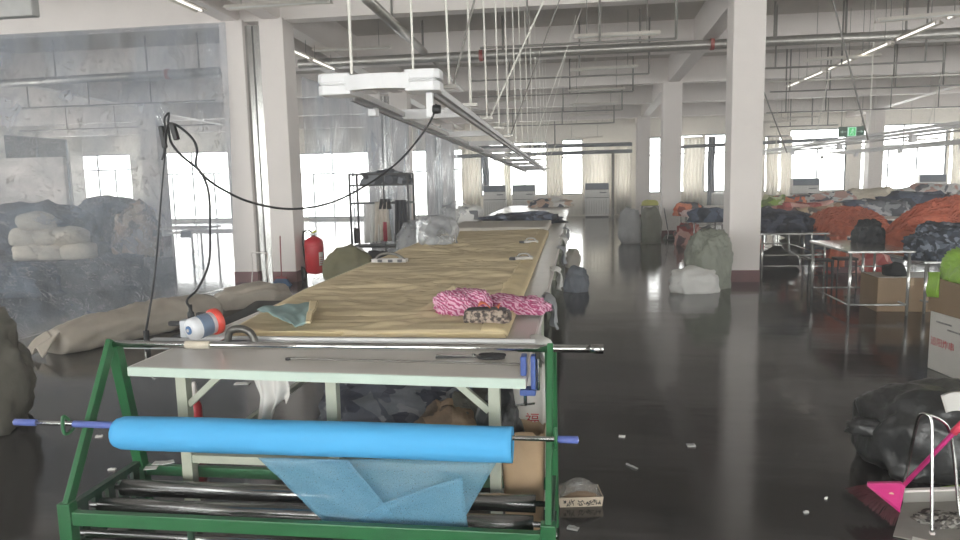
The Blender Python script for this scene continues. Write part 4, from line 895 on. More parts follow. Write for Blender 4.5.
darkc = pm('charcoal_cloth', (50, 53, 58), rough=.8, var=.15, bump=.3, bscale=10)
def dc(u, v): return Vector((-4.95+1.55*u, 7.4+3.6*v+.9*(1-u)*(.5-v), .03+.03*nz(u*5, v*6)+.025*math.sin(v*9+u*4)))
o = MB().slab(lambda u, v: dc(u, v)+Vector((0, 0, .03)), lambda u, v: Vector((dc(u, v).x, dc(u, v).y, .002)), 24, 30).build('floor_cloth', darkc, None, smooth=True); tag(o, 'dark charcoal cloth spread on the floor left of the cutting table', 'cloth')
sackm = pm('grey_green_sack', (112, 109, 100), rough=.6, var=.14, scale=5, bump=.5, bscale=8)
o = MB().blob((-4.9, 4.85, 0), (.42, .42, .95), amp=.13, wr=.12, wf=5, seed=54, sub=5, flat=.55).build('full_sack', sackm, None, smooth=True); tag(o, 'large crumpled grey sack at the left edge of the photograph', 'sack')

# ------------------------------------------------------------------ at the foot of the paired columns
def long_dustpan(c, label, rz=0, hh=.62, panm=black, hm=white, w=.34):
    t = thing('dustpan', label, 'dustpan', c); c = Vector(c); R = Matrix.Rotation(rz, 3, 'Z')
    V = lambda x, y, z: c+R @ Vector((x, y, z))
    m = MB(); m.add([V(-w/2, -.16, .004), V(w/2, -.16, .004), V(w/2, .1, .012), V(-w/2, .1, .012), V(-w/2, -.05, .03), V(w/2, -.05, .03), V(w/2, .12, .1), V(-w/2, .12, .1)],
        [(0, 1, 2, 3), (3, 2, 6, 7), (0, 3, 7, 4), (1, 5, 6, 2)]); m.build('pan', panm, t, solid=.008)
    MB().tube(spline([V(-w*.42, .02, .03), V(-w*.33, .04, hh*.6), V(-w*.36, .05, hh*.97), V(-w*.3, .05, hh), V(w*.3, .05, hh), V(w*.36, .05, hh*.97), V(w*.33, .04, hh*.6), V(w*.42, .02, .03)], 5), .011, 8).build('frame_handle', hm, t, smooth=True)
    return t
long_dustpan((-5.72, 12.1, 0), 'black dustpan with white frame handle in front of the paired columns', hh=.66, w=.42)
def broom(top, foot, label, hm, bm_, bw=.3, rz=0):
    top, foot = Vector(top), Vector(foot); t = thing('broom', label, 'broom', foot)
    MB().tube([foot+Vector((0, 0, .1)), top], .012, 8).build('handle', hm, t, smooth=True)
    R = Matrix.Rotation(rz, 3, 'Z'); m = MB(); vs = [foot+R @ Vector((x*w, y, z)) for z, w, y0 in ((.0, .62, .05), (.13, .34, .025)) for x, y in ((-bw, -y0), (bw, -y0), (bw, y0), (-bw, y0))]
    m.add(vs, [(3,2,1,0),(4,5,6,7),(0,1,5,4),(1,2,6,5),(2,3,7,6),(3,0,4,7)]).build('bristles', bm_, t); 
    MB().obox(foot+Vector((0, 0, .14)), (bw*.75, .05, .05), rz).build('head', hm, t, bevel=.008)
    return t
broom(P(280, 236, Y=12.75), (-5.52, 12.6, 0), 'red handled broom leaning on the right paired column', pm('red_handle', (142, 52, 52), rough=.45), pm('blue_bristle', (62, 92, 128), rough=.8), .3)
red = pm('extinguisher_red', (196, 28, 44), rough=.3, var=.05)
ec = Vector((-5.12, 13.3, 0)); ex = thing('fire_extinguisher', 'red wheeled fire extinguisher beside the paired columns', 'fire extinguisher', ec)
MB().lathe([(.05, .12), (.15, .14), (.185, .2), (.185, .72), (.17, .79), (.1, .84), (.05, .86)], ec, (0, 0, 1), 32).build('cylinder_body', red, ex, smooth=True)
MB().lathe([(.187, .66), (.19, .665), (.19, .69), (.187, .695)], ec, (0, 0, 1), 32).build('band', red, ex, smooth=True)
MB().lathe([(.04, .86), (.04, .92), (.025, .94)], ec, (0, 0, 1), 14).build('valve', steel, ex, smooth=True)
MB().bar(ec+Vector((-.02, 0, .93)), ec+Vector((.07, -.04, .97)), .04, .025).build('lever', pm('yellow_green', (190, 204, 72), rough=.5), ex)
MB().tube(spline([ec+Vector((0, 0, .92)), ec+Vector((-.12, 0, .99)), ec+Vector((-.22, .02, .9)), ec+Vector((-.24, .05, .6)), ec+Vector((-.22, .08, .3))], 6), .016, 8).build('hose', black, ex, smooth=True)
MB().tube(spline([ec+Vector((-.06, .12, .86)), ec+Vector((-.24, .12, .95)), ec+Vector((-.36, .1, .93))], 5), .012, 8).build('pull_bar', pm('grey_bar', (150, 146, 142), rough=.5), ex, smooth=True)
MB().lathe([(.06, 0), (.13, .01), (.14, .03), (.13, .05), (.06, .06)], ec+Vector((-.26, .0, .14)), (-.5, -1, 0), 22).build('wheel', black, ex, smooth=True)
MB().lathe([(.06, 0), (.12, .01), (.13, .03), (.12, .05), (.06, .06)], ec+Vector((.16, .12, .13)), (1, .2, 0), 22).build('wheel', black, ex, smooth=True)
MB().bar(ec+Vector((-.26, -.02, .14)), ec+Vector((.18, .1, .13)), .03, .03).build('axle', dark, ex)
m = MB(); vs = []; 
for z in (.3, .56):
    for k in range(7): a = -.75+.1*k; vs.append(ec+Vector((.1872*math.cos(a), .1872*math.sin(a), z)))
m.add(vs, [(i, i+1, i+8, i+7) for i in range(6)]).build('label_plate', paperw, ex, smooth=True, solid=.001)
m = MB()
for z in (.33, .37, .41, .45): 
    vs = [ec+Vector((.189*math.cos(a), .189*math.sin(a), zz)) for zz in (z, z+.014) for a in (-.7, -.55, -.4, -.25)]; m.add(vs, [(i, i+1, i+5, i+4) for i in range(3)])
m.build('label_print', redink, ex, solid=.0008)
olive = pm('olive_sack', (124, 120, 92), rough=.7, var=.08, scale=4, bump=.3, bscale=8)
o = MB().blob((-4.42, 13.25, 0), (.44, .36, .66), amp=.09, wr=.05, wf=4, seed=57, sub=4, flat=.5, rz=.2, pinch=.3).build('full_sack', olive, None, smooth=True); tag(o, 'olive green full sack right of the fire extinguisher', 'sack')

# rack with clothes
RY = 15.6; ra, rb_ = P(352.5, 174, Y=RY), P(410, 174, Y=RY); X0, X1, Z1 = ra.x, rb_.x, ra.z
rk = thing('metal_rack', 'black metal rack hung with clothes behind the olive sack', 'rack', ((X0+X1)/2, RY, 0))
for x in (X0, X1):
    for y in (RY-.25, RY+.3): MB().box(x-.02, x+.02, y-.02, y+.02, 0, Z1).build('post', dark, rk)
MB().box((X0+X1)/2+.1, (X0+X1)/2+.13, RY-.26, RY-.23, .3, Z1).build('post', dark, rk)
for z in (.45, 1.42, 1.82, Z1-.02):
    for y in (RY-.25, RY+.3): MB().box(X0, X1, y-.018, y+.018, z-.018, z+.018).build('rail', dark, rk)
    for x in (X0, X1): MB().box(x-.018, x+.018, RY-.25, RY+.3, z-.018, z+.018).build('rail', dark, rk)
MB().box(X0, X1, RY-.25, RY+.3, .44, .46).build('shelf', dark, rk); MB().box(X0, X1, RY-.25, RY+.3, 1.8, 1.82).build('shelf', dark, rk)
MB().box(X0+.42, X0+.45, RY-.26, RY-.23, .45, 1.42).build('post', dark, rk)
def hang(px0, px1, pt, pb_, m_, label, y=RY-.3, sd=0, name='hanging_garment'):
    a, b_ = P(px0, pt, Y=y), P(px1, pb_, Y=y)
    def f(u, v): return Vector((a.x+(b_.x-a.x)*(.5+(u-.5)*(.85+.2*v)), y-.05+.05*math.sin(u*17+sd+v)*(.4+v)+.03*nz(u*5+sd, v*4), a.z-(a.z-b_.z)*v*(1-.1*abs(nz(u*6+sd, 3)))))
    o = MB().grid(f, 30, 12).build(name, m_, None, smooth=True, solid=.012); tag(o, label, 'clothing', 'clothes on the rack')
blackc = pm('black_cloth', (36, 37, 42), rough=.85, var=.15, bump=.3)
hang(363, 381, 204, 243, wh, 'white cloth hanging at the left of the black rack', sd=1)
hang(374, 391, 202, 241, pm('cream_cloth', (206, 198, 186), rough=.85), 'cream cloth hanging at the middle of the black rack', sd=2, y=RY-.36)
hang(380, 391, 199, 209, blackc, 'small black cloth folded over the rail of the black rack', sd=3, y=RY-.4)
hang(395, 409, 200, 243, pm('charcoal_coat', (52, 54, 60), rough=.85), 'dark charcoal garment hanging at the right of the black rack', sd=4, y=RY-.33)
hang(384, 388, 222, 241, pm('crimson_cloth', (170, 50, 70), rough=.8), 'narrow crimson strip hanging among the white cloths on the rack', sd=5, y=RY-.43)
hang(354, 361, 228, 243, blackc, 'dark cloth hanging low at the left post of the rack', sd=6)
c = P(386, 184, Y=RY); o = MB().blob((c.x, RY, 1.822), (.5, .2, .3), amp=.14, wr=.12, seed=59, sub=4, flat=.3).build('bundle', patches('dark_bundle_mix', [(50, 54, 62), (130, 134, 140), (84, 88, 96)], 5), None, smooth=True); tag(o, 'dark grey bundle lying on the top shelf of the black rack', 'bundle')
# clutter between rack and table
junk = [(352, 247, 14.8, (.25, .25, .45), wh, 'white bundle on the floor below the left of the rack', 'bundle'), (352, 258, 14.2, (.34, .3, .4), bagm, 'small clear plastic bag of scraps beside the olive sack', 'plastic bag'),
        (379, 256, 14.0, (.3, .28, .46), blackc, 'black bag on the floor in front of the rack', 'bag'), (366, 261, 13.3, (.35, .28, .34), pm('grey_plastic', (140, 142, 146), rough=.4, bump=.5), 'grey plastic bag in front of the black bag', 'bag'),
        (398, 250, 14.7, (.5, .3, .3), pm('dull_brown', (112, 100, 90), rough=.85, bump=.4), 'flat brownish heap below the right of the rack', 'cloth heap'),
        (414, 243, 14.2, (.34, .3, .95), bagm, 'tall clear plastic bag standing beside the right of the rack', 'plastic bag'), (420, 246, 13.6, (.22, .22, .5), pm('dusty_red', (150, 92, 92), rough=.8), 'small dusty red bundle against the left table edge', 'bundle')]
for i, (px, py, y, r, m_, lb, ct) in enumerate(junk):
    c = P(px, py, Y=y); o = MB().blob((c.x, y, 0), r, amp=.14, wr=.12, seed=60+i, sub=4, flat=.5).build(ct.replace(' ', '_'), m_, None, smooth=True); tag(o, lb, ct)
c = P(407, 239, Y=14.6); o = MB().tube(spline([P(402, 226, Y=14.9), P(409, 234, Y=14.9), P(414, 240, Y=14.8), P(406, 241, Y=14.8), P(402, 233, Y=14.9)], 6), .02, 6).build('hanging_hose', pm('pale_hose', (176, 178, 180), rough=.5), None, smooth=True); tag(o, 'pale coiled hose hanging at the right of the rack', 'hose')

# ------------------------------------------------------------------ aisle
silver = pm('silver_sack', (176, 178, 180), rough=.5, var=.1, bump=.5, bscale=7); ggreen = pm('grey_green_film', (138, 142, 130), rough=.5, var=.1, bump=.6, bscale=7)
o = MB().blob((1.47, 20.6, 0), (.29, .28, .93), amp=.1, wr=.1, seed=70, sub=4, flat=.8).build('full_sack', silver, None, smooth=True); tag(o, 'silvery full sack in the aisle left of the second right column', 'sack')
o = MB().blob((2.05, 20.5, 0), (.27, .28, .98), amp=.1, wr=.1, seed=71, sub=4, flat=.8, pinch=.2).build('full_sack', pm('moss_sack', (122, 124, 112), rough=.6, var=.1, bump=.5, bscale=7), None, smooth=True); tag(o, 'moss grey full sack against the second right column', 'sack')
o = MB().blob((2.2, 12.35, 0), (.33, .33, .9), amp=.12, wr=.12, seed=72, sub=5, flat=.7).build('full_sack', ggreen, None, smooth=True); tag(o, 'large grey green translucent sack beside the near right column', 'sack')
o = MB().blob((1.88, 11.85, 0), (.36, .24, .36), amp=.12, wr=.1, seed=73, sub=4, flat=.4, rz=.1).build('white_bag', wh, None, smooth=True); tag(o, 'slumped white bag on the floor in front of the grey green sack', 'bag')
long_dustpan((2.75, 21.4, 0), 'dark dustpan at the foot of the second right column', hh=.3)
broom(P(664, 208, Y=21.9), (2.68, 21.6, 0), 'thin handled broom leaning on the second right column', dark, pm('green_grey_bristle', (120, 132, 118), rough=.8), .3)
o = MB().blob((-.02, 12.0, 0), (.17, .25, .36), amp=.15, wr=.15, seed=74, sub=4, flat=.5).build('cloth_bundle', pm('blue_grey_rag', (120, 126, 136), rough=.85, bump=.4), None, smooth=True); tag(o, 'grey bundle on the floor along the right side of the cutting table', 'bundle')
o = MB().blob((-.1, 15.2, 0), (.14, .25, .35), amp=.15, wr=.15, seed=76, sub=3, flat=.5).build('cloth_bundle', pale, None, smooth=True); tag(o, 'pale bundle farther along the right side of the cutting table', 'bundle')

# packet and paper scraps on the floor
c = Vector((.0, 4.03, 0)); pk = thing('food_packet', 'small white paper tray with black lettering and clear lid right of the green stand', 'packet', c)
R = Matrix.Rotation(.16, 3, 'Z'); V = lambda x, y, z: c+R @ (Vector((x, y, z))*1.22)
m = MB(); m.add([V(-.1, -.06, 0), V(.1, -.06, 0), V(.1, .06, 0), V(-.1, .06, 0), V(-.105, -.068, .05), V(.105, -.068, .05), V(.105, .068, .05), V(-.105, .068, .05)],
    [(3,2,1,0),(0,1,5,4),(1,2,6,5),(2,3,7,6),(3,0,4,7)]).build('tray', pm('tray_card', (206, 192, 172), rough=.7), pk, solid=.003)
MB().blob(V(0, 0, .03), (.1, .06, .05), amp=.1, wr=.06, seed=77, sub=3).build('contents', pm('brown_food', (124, 104, 84), rough=.8), pk, smooth=True)
MB().grid(lambda u, v: V(-.1+.2*u, -.066+.13*v, .05+.065*math.sin(u*PI)*(.5+.5*math.sin(v*PI))+.004*nz(u*14, v*14)), 24, 14).build('clear_lid', film_mat('lid_film', (225, 225, 225), .68, .22, .8, 20, (1, 1, 1), .15), pk, smooth=True, solid=.001)
m = MB(); random.seed(5)
for gx_ in (-.08, -.062, -.044, -.01, .008, .03, .048, .066, .082):
    for k in range(5):
        a = random.uniform(-.007, .007), random.uniform(.012, .038); d = random.choice(((.006, 0), (0, .007), (.005, .005), (.004, -.005)))
        m.bar(V(gx_+a[0]-d[0], -.0725, a[1]-d[1]), V(gx_+a[0]+d[0], -.0725, a[1]+d[1]), .004, .0012, up=(0, 1, 0))
m.build('black_lettering', blackink, pk)
def scrap(px, py, w, d, rz, label, m_=paperw, h=.004):
    c = P(px, py, z=0); o = MB().slab(lambda u, v: c+Matrix.Rotation(rz, 3, 'Z') @ Vector(((u-.5)*w, (v-.5)*d, h+.008*nz(u*3+px, v*3)+.006)), lambda u, v: c+Matrix.Rotation(rz, 3, 'Z') @ Vector(((u-.5)*w, (v-.5)*d, .001)), 6, 6).build('paper_scrap', m_, None); tag(o, label, 'paper scrap', 'scraps on the floor')
gp_ = pm('grey_paper', (170, 170, 168), rough=.8)
scrap(573, 529, .06, .035, -.3, 'largest grey paper scrap on the floor below the packet', gp_)
scrap(622, 437, .045, .03, -.2, 'small white paper scrap on the dark floor nearest the green stand'); scrap(691, 446, .06, .04, .1, 'small grey paper scrap on the dark floor mid aisle', gp_)
scrap(632, 467, .1, .008, -.8, 'thin grey thread scrap on the dark floor', gp_); scrap(806, 513, .03, .012, .2, 'tiny pale scrap on the floor left of the pink broom', gp_)
scrap(99, 437, .05, .03, .4, 'small white scrap on the floor behind the left frame of the green stand', paperw); scrap(112, 470, .05, .02, .2, 'small white scrap on the floor inside the green stand', paperw)
scrap(826, 499, .02, .012, .9, 'tiny white scrap beside the bristles of the pink broom'); scrap(242, 384, .14, .06, .1, 'white scrap on the floor under the left of the cutting table', paperw)

# ------------------------------------------------------------------ right foreground
bagb = pm('black_bin_bag', (56, 57, 58), rough=.33, var=.15, bump=.8, bscale=9)
tbg = thing('bin_bag', 'full black bin bag on the floor behind the pink broom', 'bin bag', (2.25, 4.75, 0))
MB().blob((2.26, 4.78, 0), (.4, .36, .5), amp=.1, wr=.06, wf=4.5, seed=80, sub=5, flat=.6).build('bag_body', bagb, tbg, smooth=True)
c = P(872, 434, Y=4.7); MB().blob((c.x, 4.68, .22), (.13, .06, .09), amp=.2, wr=.2, seed=81, sub=3, flat=.8, rz=-.3).build('knotted_end', bagb, tbg, smooth=True)
def pf(u, v): 
    p = quad(P(938, 396, Y=4.5), P(975, 390, Y=4.5), P(975, 412, Y=4.42), P(943, 413, Y=4.42))(u, v); return p+Vector((0, -.03, .015+.012*math.sin(u*5)))
o = MB().slab(pf, lambda u, v: pf(u, v)-Vector((0, .002, .004)), 10, 8).build('paper_sheet', paperw, None, smooth=True); tag(o, 'white paper sheet lying on top of the black bin bag', 'paper')
pinkp = pm('pink_plastic', (206, 48, 128), rough=.4, var=.04)
bf = Vector((1.77, 4.08, 0)); pv = P(903, 486, Y=4.0); tp = P(962, 424, Y=3.92); tp = pv+(tp-pv)*1.9
br_ = thing('broom', 'bright pink broom with dark red bristles leaning over the dustpan', 'broom', bf)
MB().tube([pv, tp], .0125, 12).build('handle', pinkp, br_, smooth=True)
g0 = pv.lerp(tp, .45); g1 = pv.lerp(tp, .535); MB().tube([g0, g1], .019, 12).build('grip_clip', pm('coral_plastic', (226, 66, 96), rough=.4), br_, smooth=True)
a, b_, c_ = P(867, 485, Y=4.0), P(900, 512, Y=3.9), P(903, 484, Y=3.98); e0, e1 = P(846, 490, Y=4.07), P(893, 533, Y=3.86); e0.z = max(e0.z, .004); e1.z = max(.004, e1.z)
def prism3(lo, thick): 
    off = Vector((0.012, .03, .0)).normalized()*thick; k = len(lo)
    return MB().add([p-off for p in lo]+[p+off for p in lo], [tuple(range(k)), tuple(range(k, 2*k))[::-1]]+[(i, i+k, (i+1) % k+k, (i+1) % k) for i in range(k)])
prism3([a, b_, b_+Vector((.0, 0, .02)), c_+Vector((.012, 0, -.01)), c_+Vector((-.012, 0, .01)), a+Vector((0, 0, .015))], .018).build('head', pinkp, br_, bevel=.004)
ctr = (a+b_+c_*1.2)/3.2; MB().lathe([(.014, 0), (.014, .004)], ctr+Vector((-.006, -.022, 0)), (-.2, -1, .1), 14).build('badge', pm('badge_cream', (226, 190, 160), rough=.5), br_)
m = MB(); random.seed(3); brm = pm('dark_red_bristles', (72, 24, 34), rough=.7, var=.3)
for i in range(150):
    t = random.random(); p = a.lerp(b_, t)+Vector((0, random.uniform(-.016, .016), random.uniform(-.004, .008))); q = e0.lerp(e1, min(1, max(0, t+random.uniform(-.05, .05))))+Vector((random.uniform(-.008, .008), random.uniform(-.03, .03), random.uniform(0, .012)))
    m.tube([p, p.lerp(q, .5)+Vector((0, 0, .006)), q], [.003, .003, .0022], 4)
m.build('bristles', brm, br_, kind='stuff')
dp = thing('dustpan', 'grey dustpan with bent silver tube handle holding sweepings, lower right corner', 'dustpan', (1.98, 3.85, 0))
Q = lambda px, py, Y: P(px, py, Y=Y)
f0, f1, f2, f3 = P(893, 536, z=.006), P(990, 556, z=.006), P(990, 500, z=.012), P(903, 503, z=.012)
m = MB(); up = Vector((0, 0, .075))
m.add([f0, f1, f2, f3, f3+up, f2+up, f1+up*.7], [(0, 1, 2, 3), (3, 2, 5, 4), (1, 6, 5, 2)]).build('pan', pm('pan_grey', (150, 148, 142), rough=.5), dp, solid=.006)
MB().bar(f3+up, f2+up, .03, .012).build('rear_lip', white, dp)
MB().bar(f0+Vector((.08, -.03, .004)), f1+Vector((0, -.03, .004)), .05, .006).build('front_lip', paperw, dp)
k_ = 3.9
MB().tube(spline([Q(899, 506, 4.0), Q(907, 470, 4.0), Q(914, 435, 3.97), Q(919, 417, 3.93), Q(925, 414, 3.9), Q(931, 421, 3.88), Q(932, 450, 3.84), Q(932, 500, 3.78), Q(932, 533, 3.74)], 6), .0085, 10).build('front_tube', steel, dp, smooth=True)
MB().tube(spline([Q(925, 414, 3.9), Q(940, 420, 3.95), Q(949, 430, 3.97), Q(954, 455, 3.97), Q(958, 500, 3.93), Q(961, 520, 3.9)], 6), .0085, 10).build('rear_tube', steel, dp, smooth=True)
MB().obox(Q(932, 533, 3.74), (.02, .02, .012)).build('foot_plug', white, dp)
c = (f0+f1+f2+f3)/4; MB().blob((c.x+.03, c.y, .01), (.14, .08, .035), amp=.2, wr=.2, seed=82, sub=4, flat=.1).build('sweepings', patches('lint', [(120, 116, 110), (86, 82, 80), (160, 158, 152), (60, 56, 54)], 40), dp, smooth=True, kind='stuff')
o = MB().slab(lambda u, v: P(938, 489, z=.01)+Vector((.3*u, .02-.07*v+.02*u, .0+.02*math.sin(u*3))), lambda u, v: P(938, 489, z=.01)+Vector((.3*u, .02-.07*v+.02*u, -.006+.02*math.sin(u*3))), 8, 4).build('green_strip', pm('lime_plastic', (150, 196, 50), rough=.5), None, smooth=True); tag(o, 'lime green plastic strip on the floor below the black bin bag', 'strip')

# white carton with red lettering, brown carton on it, lime bag
ang = math.atan2(6.5-7.2, 3.44-3.33)+PI/2   # left face direction
ct0 = Vector((3.335, 7.2, 0)); R = Matrix.Rotation(.14, 3, 'Z'); V = lambda x, y, z: ct0+R @ Vector((x, y, z))
ct = thing('carton', 'white carton with red lettering at the right edge of the photograph', 'carton', V(.3, -.45, 0))
def cbox(x0_, x1_, y0_, y1_, z0_, z1_): return MB().obox(V((x0_+x1_)/2, (y0_+y1_)/2, (z0_+z1_)/2), (x1_-x0_, y1_-y0_, z1_-z0_), M=R)
cbox(0, .6, -.95, 0, 0, .56).build('box_body', cardw, ct, bevel=.008)
TM = R @ Matrix(((0, 0, -1), (-1, 0, 0), (0, 1, 0)))
text('追阳炸串', 'red_lettering', redink, ct, V(-.002, -.03, .25), .085, TM); text('专用', 'grey_lettering', greyink, ct, V(-.002, -.46, .25), .08, TM)
m = MB()
for j, (y_, z_, w_) in enumerate(((-.1, .475, .2), (-.26, .425, .26), (-.5, .33, .3), (-.5, .3, .22))):
    k = 0
    while k < w_: m.obox(V(-.003, y_-k-.008, z_), (.002, .012, .016), M=R); k += .02
m.build('small_print', greyink, ct, kind='stuff')
ct2 = thing('carton', 'open brown carton stacked on the white carton at the right edge', 'carton', V(.3, -.45, .561))
m = MB(); m.obox(V(.3, -.47, .57), (.62, .97, .012), M=R)
m.obox(V(-.01, -.47, .725), (.012, .97, .32), M=R); m.obox(V(.61, -.47, .725), (.012, .97, .32), M=R); m.obox(V(.3, .012, .725), (.62, .012, .32), M=R); m.obox(V(.3, -.955, .725), (.62, .012, .32), M=R)
m.build('box_wall', cardd, ct2)
lime = pm('lime_film', (152, 196, 76), rough=.45, var=.15, bump=.6, bscale=12)
lb = thing('lime_bag', 'lime green plastic bag filling the open brown carton', 'plastic bag', V(.3, -.45, .6))
MB().blob(V(.3, -.47, .58), (.2, .34, .34), amp=.08, wr=.08, seed=83, sub=4, flat=.7).blob(V(.3, -.47, .885), (.3, .48, .32), amp=.1, wr=.16, wf=9, seed=84, sub=5, flat=.1).build('bag_body', lime, lb, smooth=True)
MB().slab(lambda u, v: V(-.035+.01*math.sin(v*7), .02-.16*u, .93-.24*v+.02*u), lambda u, v: V(-.02, .02-.16*u, .93-.24*v+.02*u), 8, 10).build('overhanging_edge', lime, lb, smooth=True)
MB().blob(V(.1, -.7, .95), (.16, .2, .16), amp=.15, wr=.12, seed=85, sub=3).build('clear_flap', pm('pale_film', (206, 212, 196), rough=.35, bump=.5), lb, smooth=True)

# ------------------------------------------------------------------ workbenches on the right
stt = pm('bench_steel', (196, 196, 194), rough=.16, metal=.7, var=.05)
def bench(name, xa, xb, ya, yb, z, label, legs=None, shelf=None, mt=stt, r=.02, group='workbenches on the right'):
    t = thing(name, label, 'workbench', ((xa+xb)/2, (ya+yb)/2, 0), group)
    MB().box(xa, xb, ya, yb, z-.03, z).build('tabletop', mt, t, bevel=.004)
    for x in (xa+.05, xb-.05):
        for y in (ya+.05, yb-.05): MB().tube([(x, y, 0), (x, y, z-.03)], r, 10).build('leg', stt, t, smooth=True)
    for z_ in ([.18] if shelf is None else shelf):
        for y in (ya+.05, yb-.05): MB().tube([(xa+.05, y, z_), (xb-.05, y, z_)], r*.7, 8).build('rail', stt, t, smooth=True)
        for x in (xa+.05, xb-.05): MB().tube([(x, ya+.05, z_), (x, yb-.05, z_)], r*.7, 8).build('rail', stt, t, smooth=True)
    return t
def heap(c, rad, m_, label, seed, name='garment_heap', amp=.16, wr=.16, wf=7, sub=5, rz=0, flat=.15, group=None):
    o = MB().blob(c, rad, amp=amp, wr=wr, wf=wf, seed=seed, sub=sub, flat=flat, rz=rz).build(name, m_, None, smooth=True); tag(o, label, 'garment heap', group); return o
bench('steel_bench', 3.25, 4.42, 13.3, 15.6, .82, 'steel workbench behind the near right column carrying a dark heap', shelf=(.22, .42))
navy2 = patches('navy_heap', [(46, 52, 66), (62, 68, 84), (38, 42, 52), (74, 80, 96)], 5)
heap((3.85, 14.4, .822), (.5, .7, .32), navy2, 'big dark navy garment heap on the bench right of the near column', 90)
bench('steel_bench', 3.5, 4.32, 9.8, 11.4, .86, 'small steel workbench with bright empty top nearest the camera', shelf=(.14,))
bench('steel_bench', 4.5, 6.2, 13.4, 15.2, .74, 'steel workbench carrying the low orange fabric heap', shelf=(.2,))
for i, (x, y) in enumerate(((4.0, 12.4), (4.45, 12.6))):
    t = thing('work_stool', ['dark stool under the benches, left one', 'dark stool under the benches, right one'][i], 'stool', (x, y, 0), 'stools under the benches')
    MB().box(x-.17, x+.17, y-.14, y+.14, .42, .46).build('seat', dark, t, bevel=.01)
    for a in (-.14, .14):
        for b_ in (-.11, .11): MB().tube([(x+a*1.1, y+b_*1.1, 0), (x+a, y+b_, .42)], .014, 8).build('leg', dark, t, smooth=True)
    MB().tube([(x-.14, y-.12, .2), (x+.14, y-.12, .2)], .01, 6).build('stretcher', dark, t)
orange = pm('orange_strip_cloth', (186, 102, 78), rough=.8, var=.16, scale=9, bump=.3)
def strips(c, rad, seed, n, label, L0=.5, w=.05, lean=0.):
    random.seed(seed); c = Vector(c); m = MB().blob(c, (rad[0]*.86, rad[1]*.86, rad[2]*.84), amp=.1, wr=.1, seed=seed, sub=5, flat=.15)
    for i in range(n):
        a = random.uniform(0, 2*PI); r = math.sqrt(random.random()); px, py = math.cos(a)*r*rad[0]*.95, math.sin(a)*r*rad[1]*.95
        h = rad[2]*math.sqrt(max(.02, 1-r*r))*(1+.1*random.uniform(-1, 1)); th = random.gauss(.15, .5); l = random.uniform(.5, 1)*L0
        pts = []
        for k in range(6):
            f = k/5-.5; x, y = px+math.cos(th)*l*f, py+math.sin(th)*l*f*.7; rr = min(1, (x/rad[0])**2+(y/rad[1])**2)
            z = rad[2]*math.sqrt(max(0, 1-rr))*1.0+.02+.03*math.sin(k*1.7+i)+random.uniform(0, .05); z = max(z, .02 if rr < .98 else -.12*(k % 3))
            pts.append(c+Vector((x, y, z)))
        for k in range(5):
            m.bar(pts[k], pts[k+1]+(pts[k+1]-pts[k])*.05, w*random.uniform(.7, 1.2), .012, up=(random.uniform(-.5, .5), random.uniform(-.5, .5), 1))
    o = m.build('fabric_strips', orange, None, kind='stuff'); tag(o, label, 'fabric strips'); return o
strips((5.0, 14.2, .742), (.72, .6, .42), 91, 150, 'low heap of orange fabric strips on the middle bench', .5)
bench('steel_bench', 4.5, 6.8, 9.95, 11.7, .7, 'steel workbench carrying the big orange heap and dark bundles', shelf=(.16,))
strips((5.6, 11.1, .702), (1.15, .55, .74), 92, 300, 'big heap of orange fabric strips at the right of the photograph', .7, .06)
heap((4.2, 11.0, .862), (.16, .24, .27), pm('black_heap', (40, 44, 50), rough=.85, var=.15, bump=.5, bscale=14), 'black garment bundle in front of the big orange heap', 93)
speck = patches('speckled_bundle', [(48, 54, 64), (70, 78, 90), (40, 45, 54), (128, 136, 148), (52, 58, 70), (92, 100, 112)], 18)
o = heap((4.92, 10.2, .702), (.46, .24, .42), speck, 'bundle of dark and grey speckled garments in front of the big orange heap', 94, wf=9)
c = P(889, 275, Y=10.4)
cx_ = thing('carton', 'flat brown carton on the floor under the bench with the big orange heap', 'carton', (4.4, 10.4, 0)); z = c.z
MB().box(4.0, 4.85, 10.1, 10.7, 0, z).build('box_body', cardd, cx_, bevel=.01); MB().box(4.4, 4.45, 10.09, 10.71, z-.1, z+.003).build('tape_strip', pm('tape_tan', (168, 146, 116), rough=.4), cx_)
MB().box(4.02, 4.83, 10.12, 10.68, z, z+.006).build('top_reflection', pm('pale_reflection', (214, 206, 196), rough=.35), cx_)  # pale sheet painting the bright window reflection on the carton top
o = MB().blob((4.3, 10.35, z+.007), (.12, .12, .16), amp=.15, wr=.12, seed=95, sub=3).build('cloth_bundle', blackc, None, smooth=True); tag(o, 'small black bundle on top of the flat brown carton', 'bundle')
o = MB().grid(lambda u, v: Vector((4.45+.28*u+.02*math.sin(v*5), 13.36+.02*math.sin(u*12), .75-.55*v)), 12, 10).build('hanging_strip', orange, None, smooth=True, solid=.01); tag(o, 'orange cloth hanging down in front of the middle bench', 'cloth')

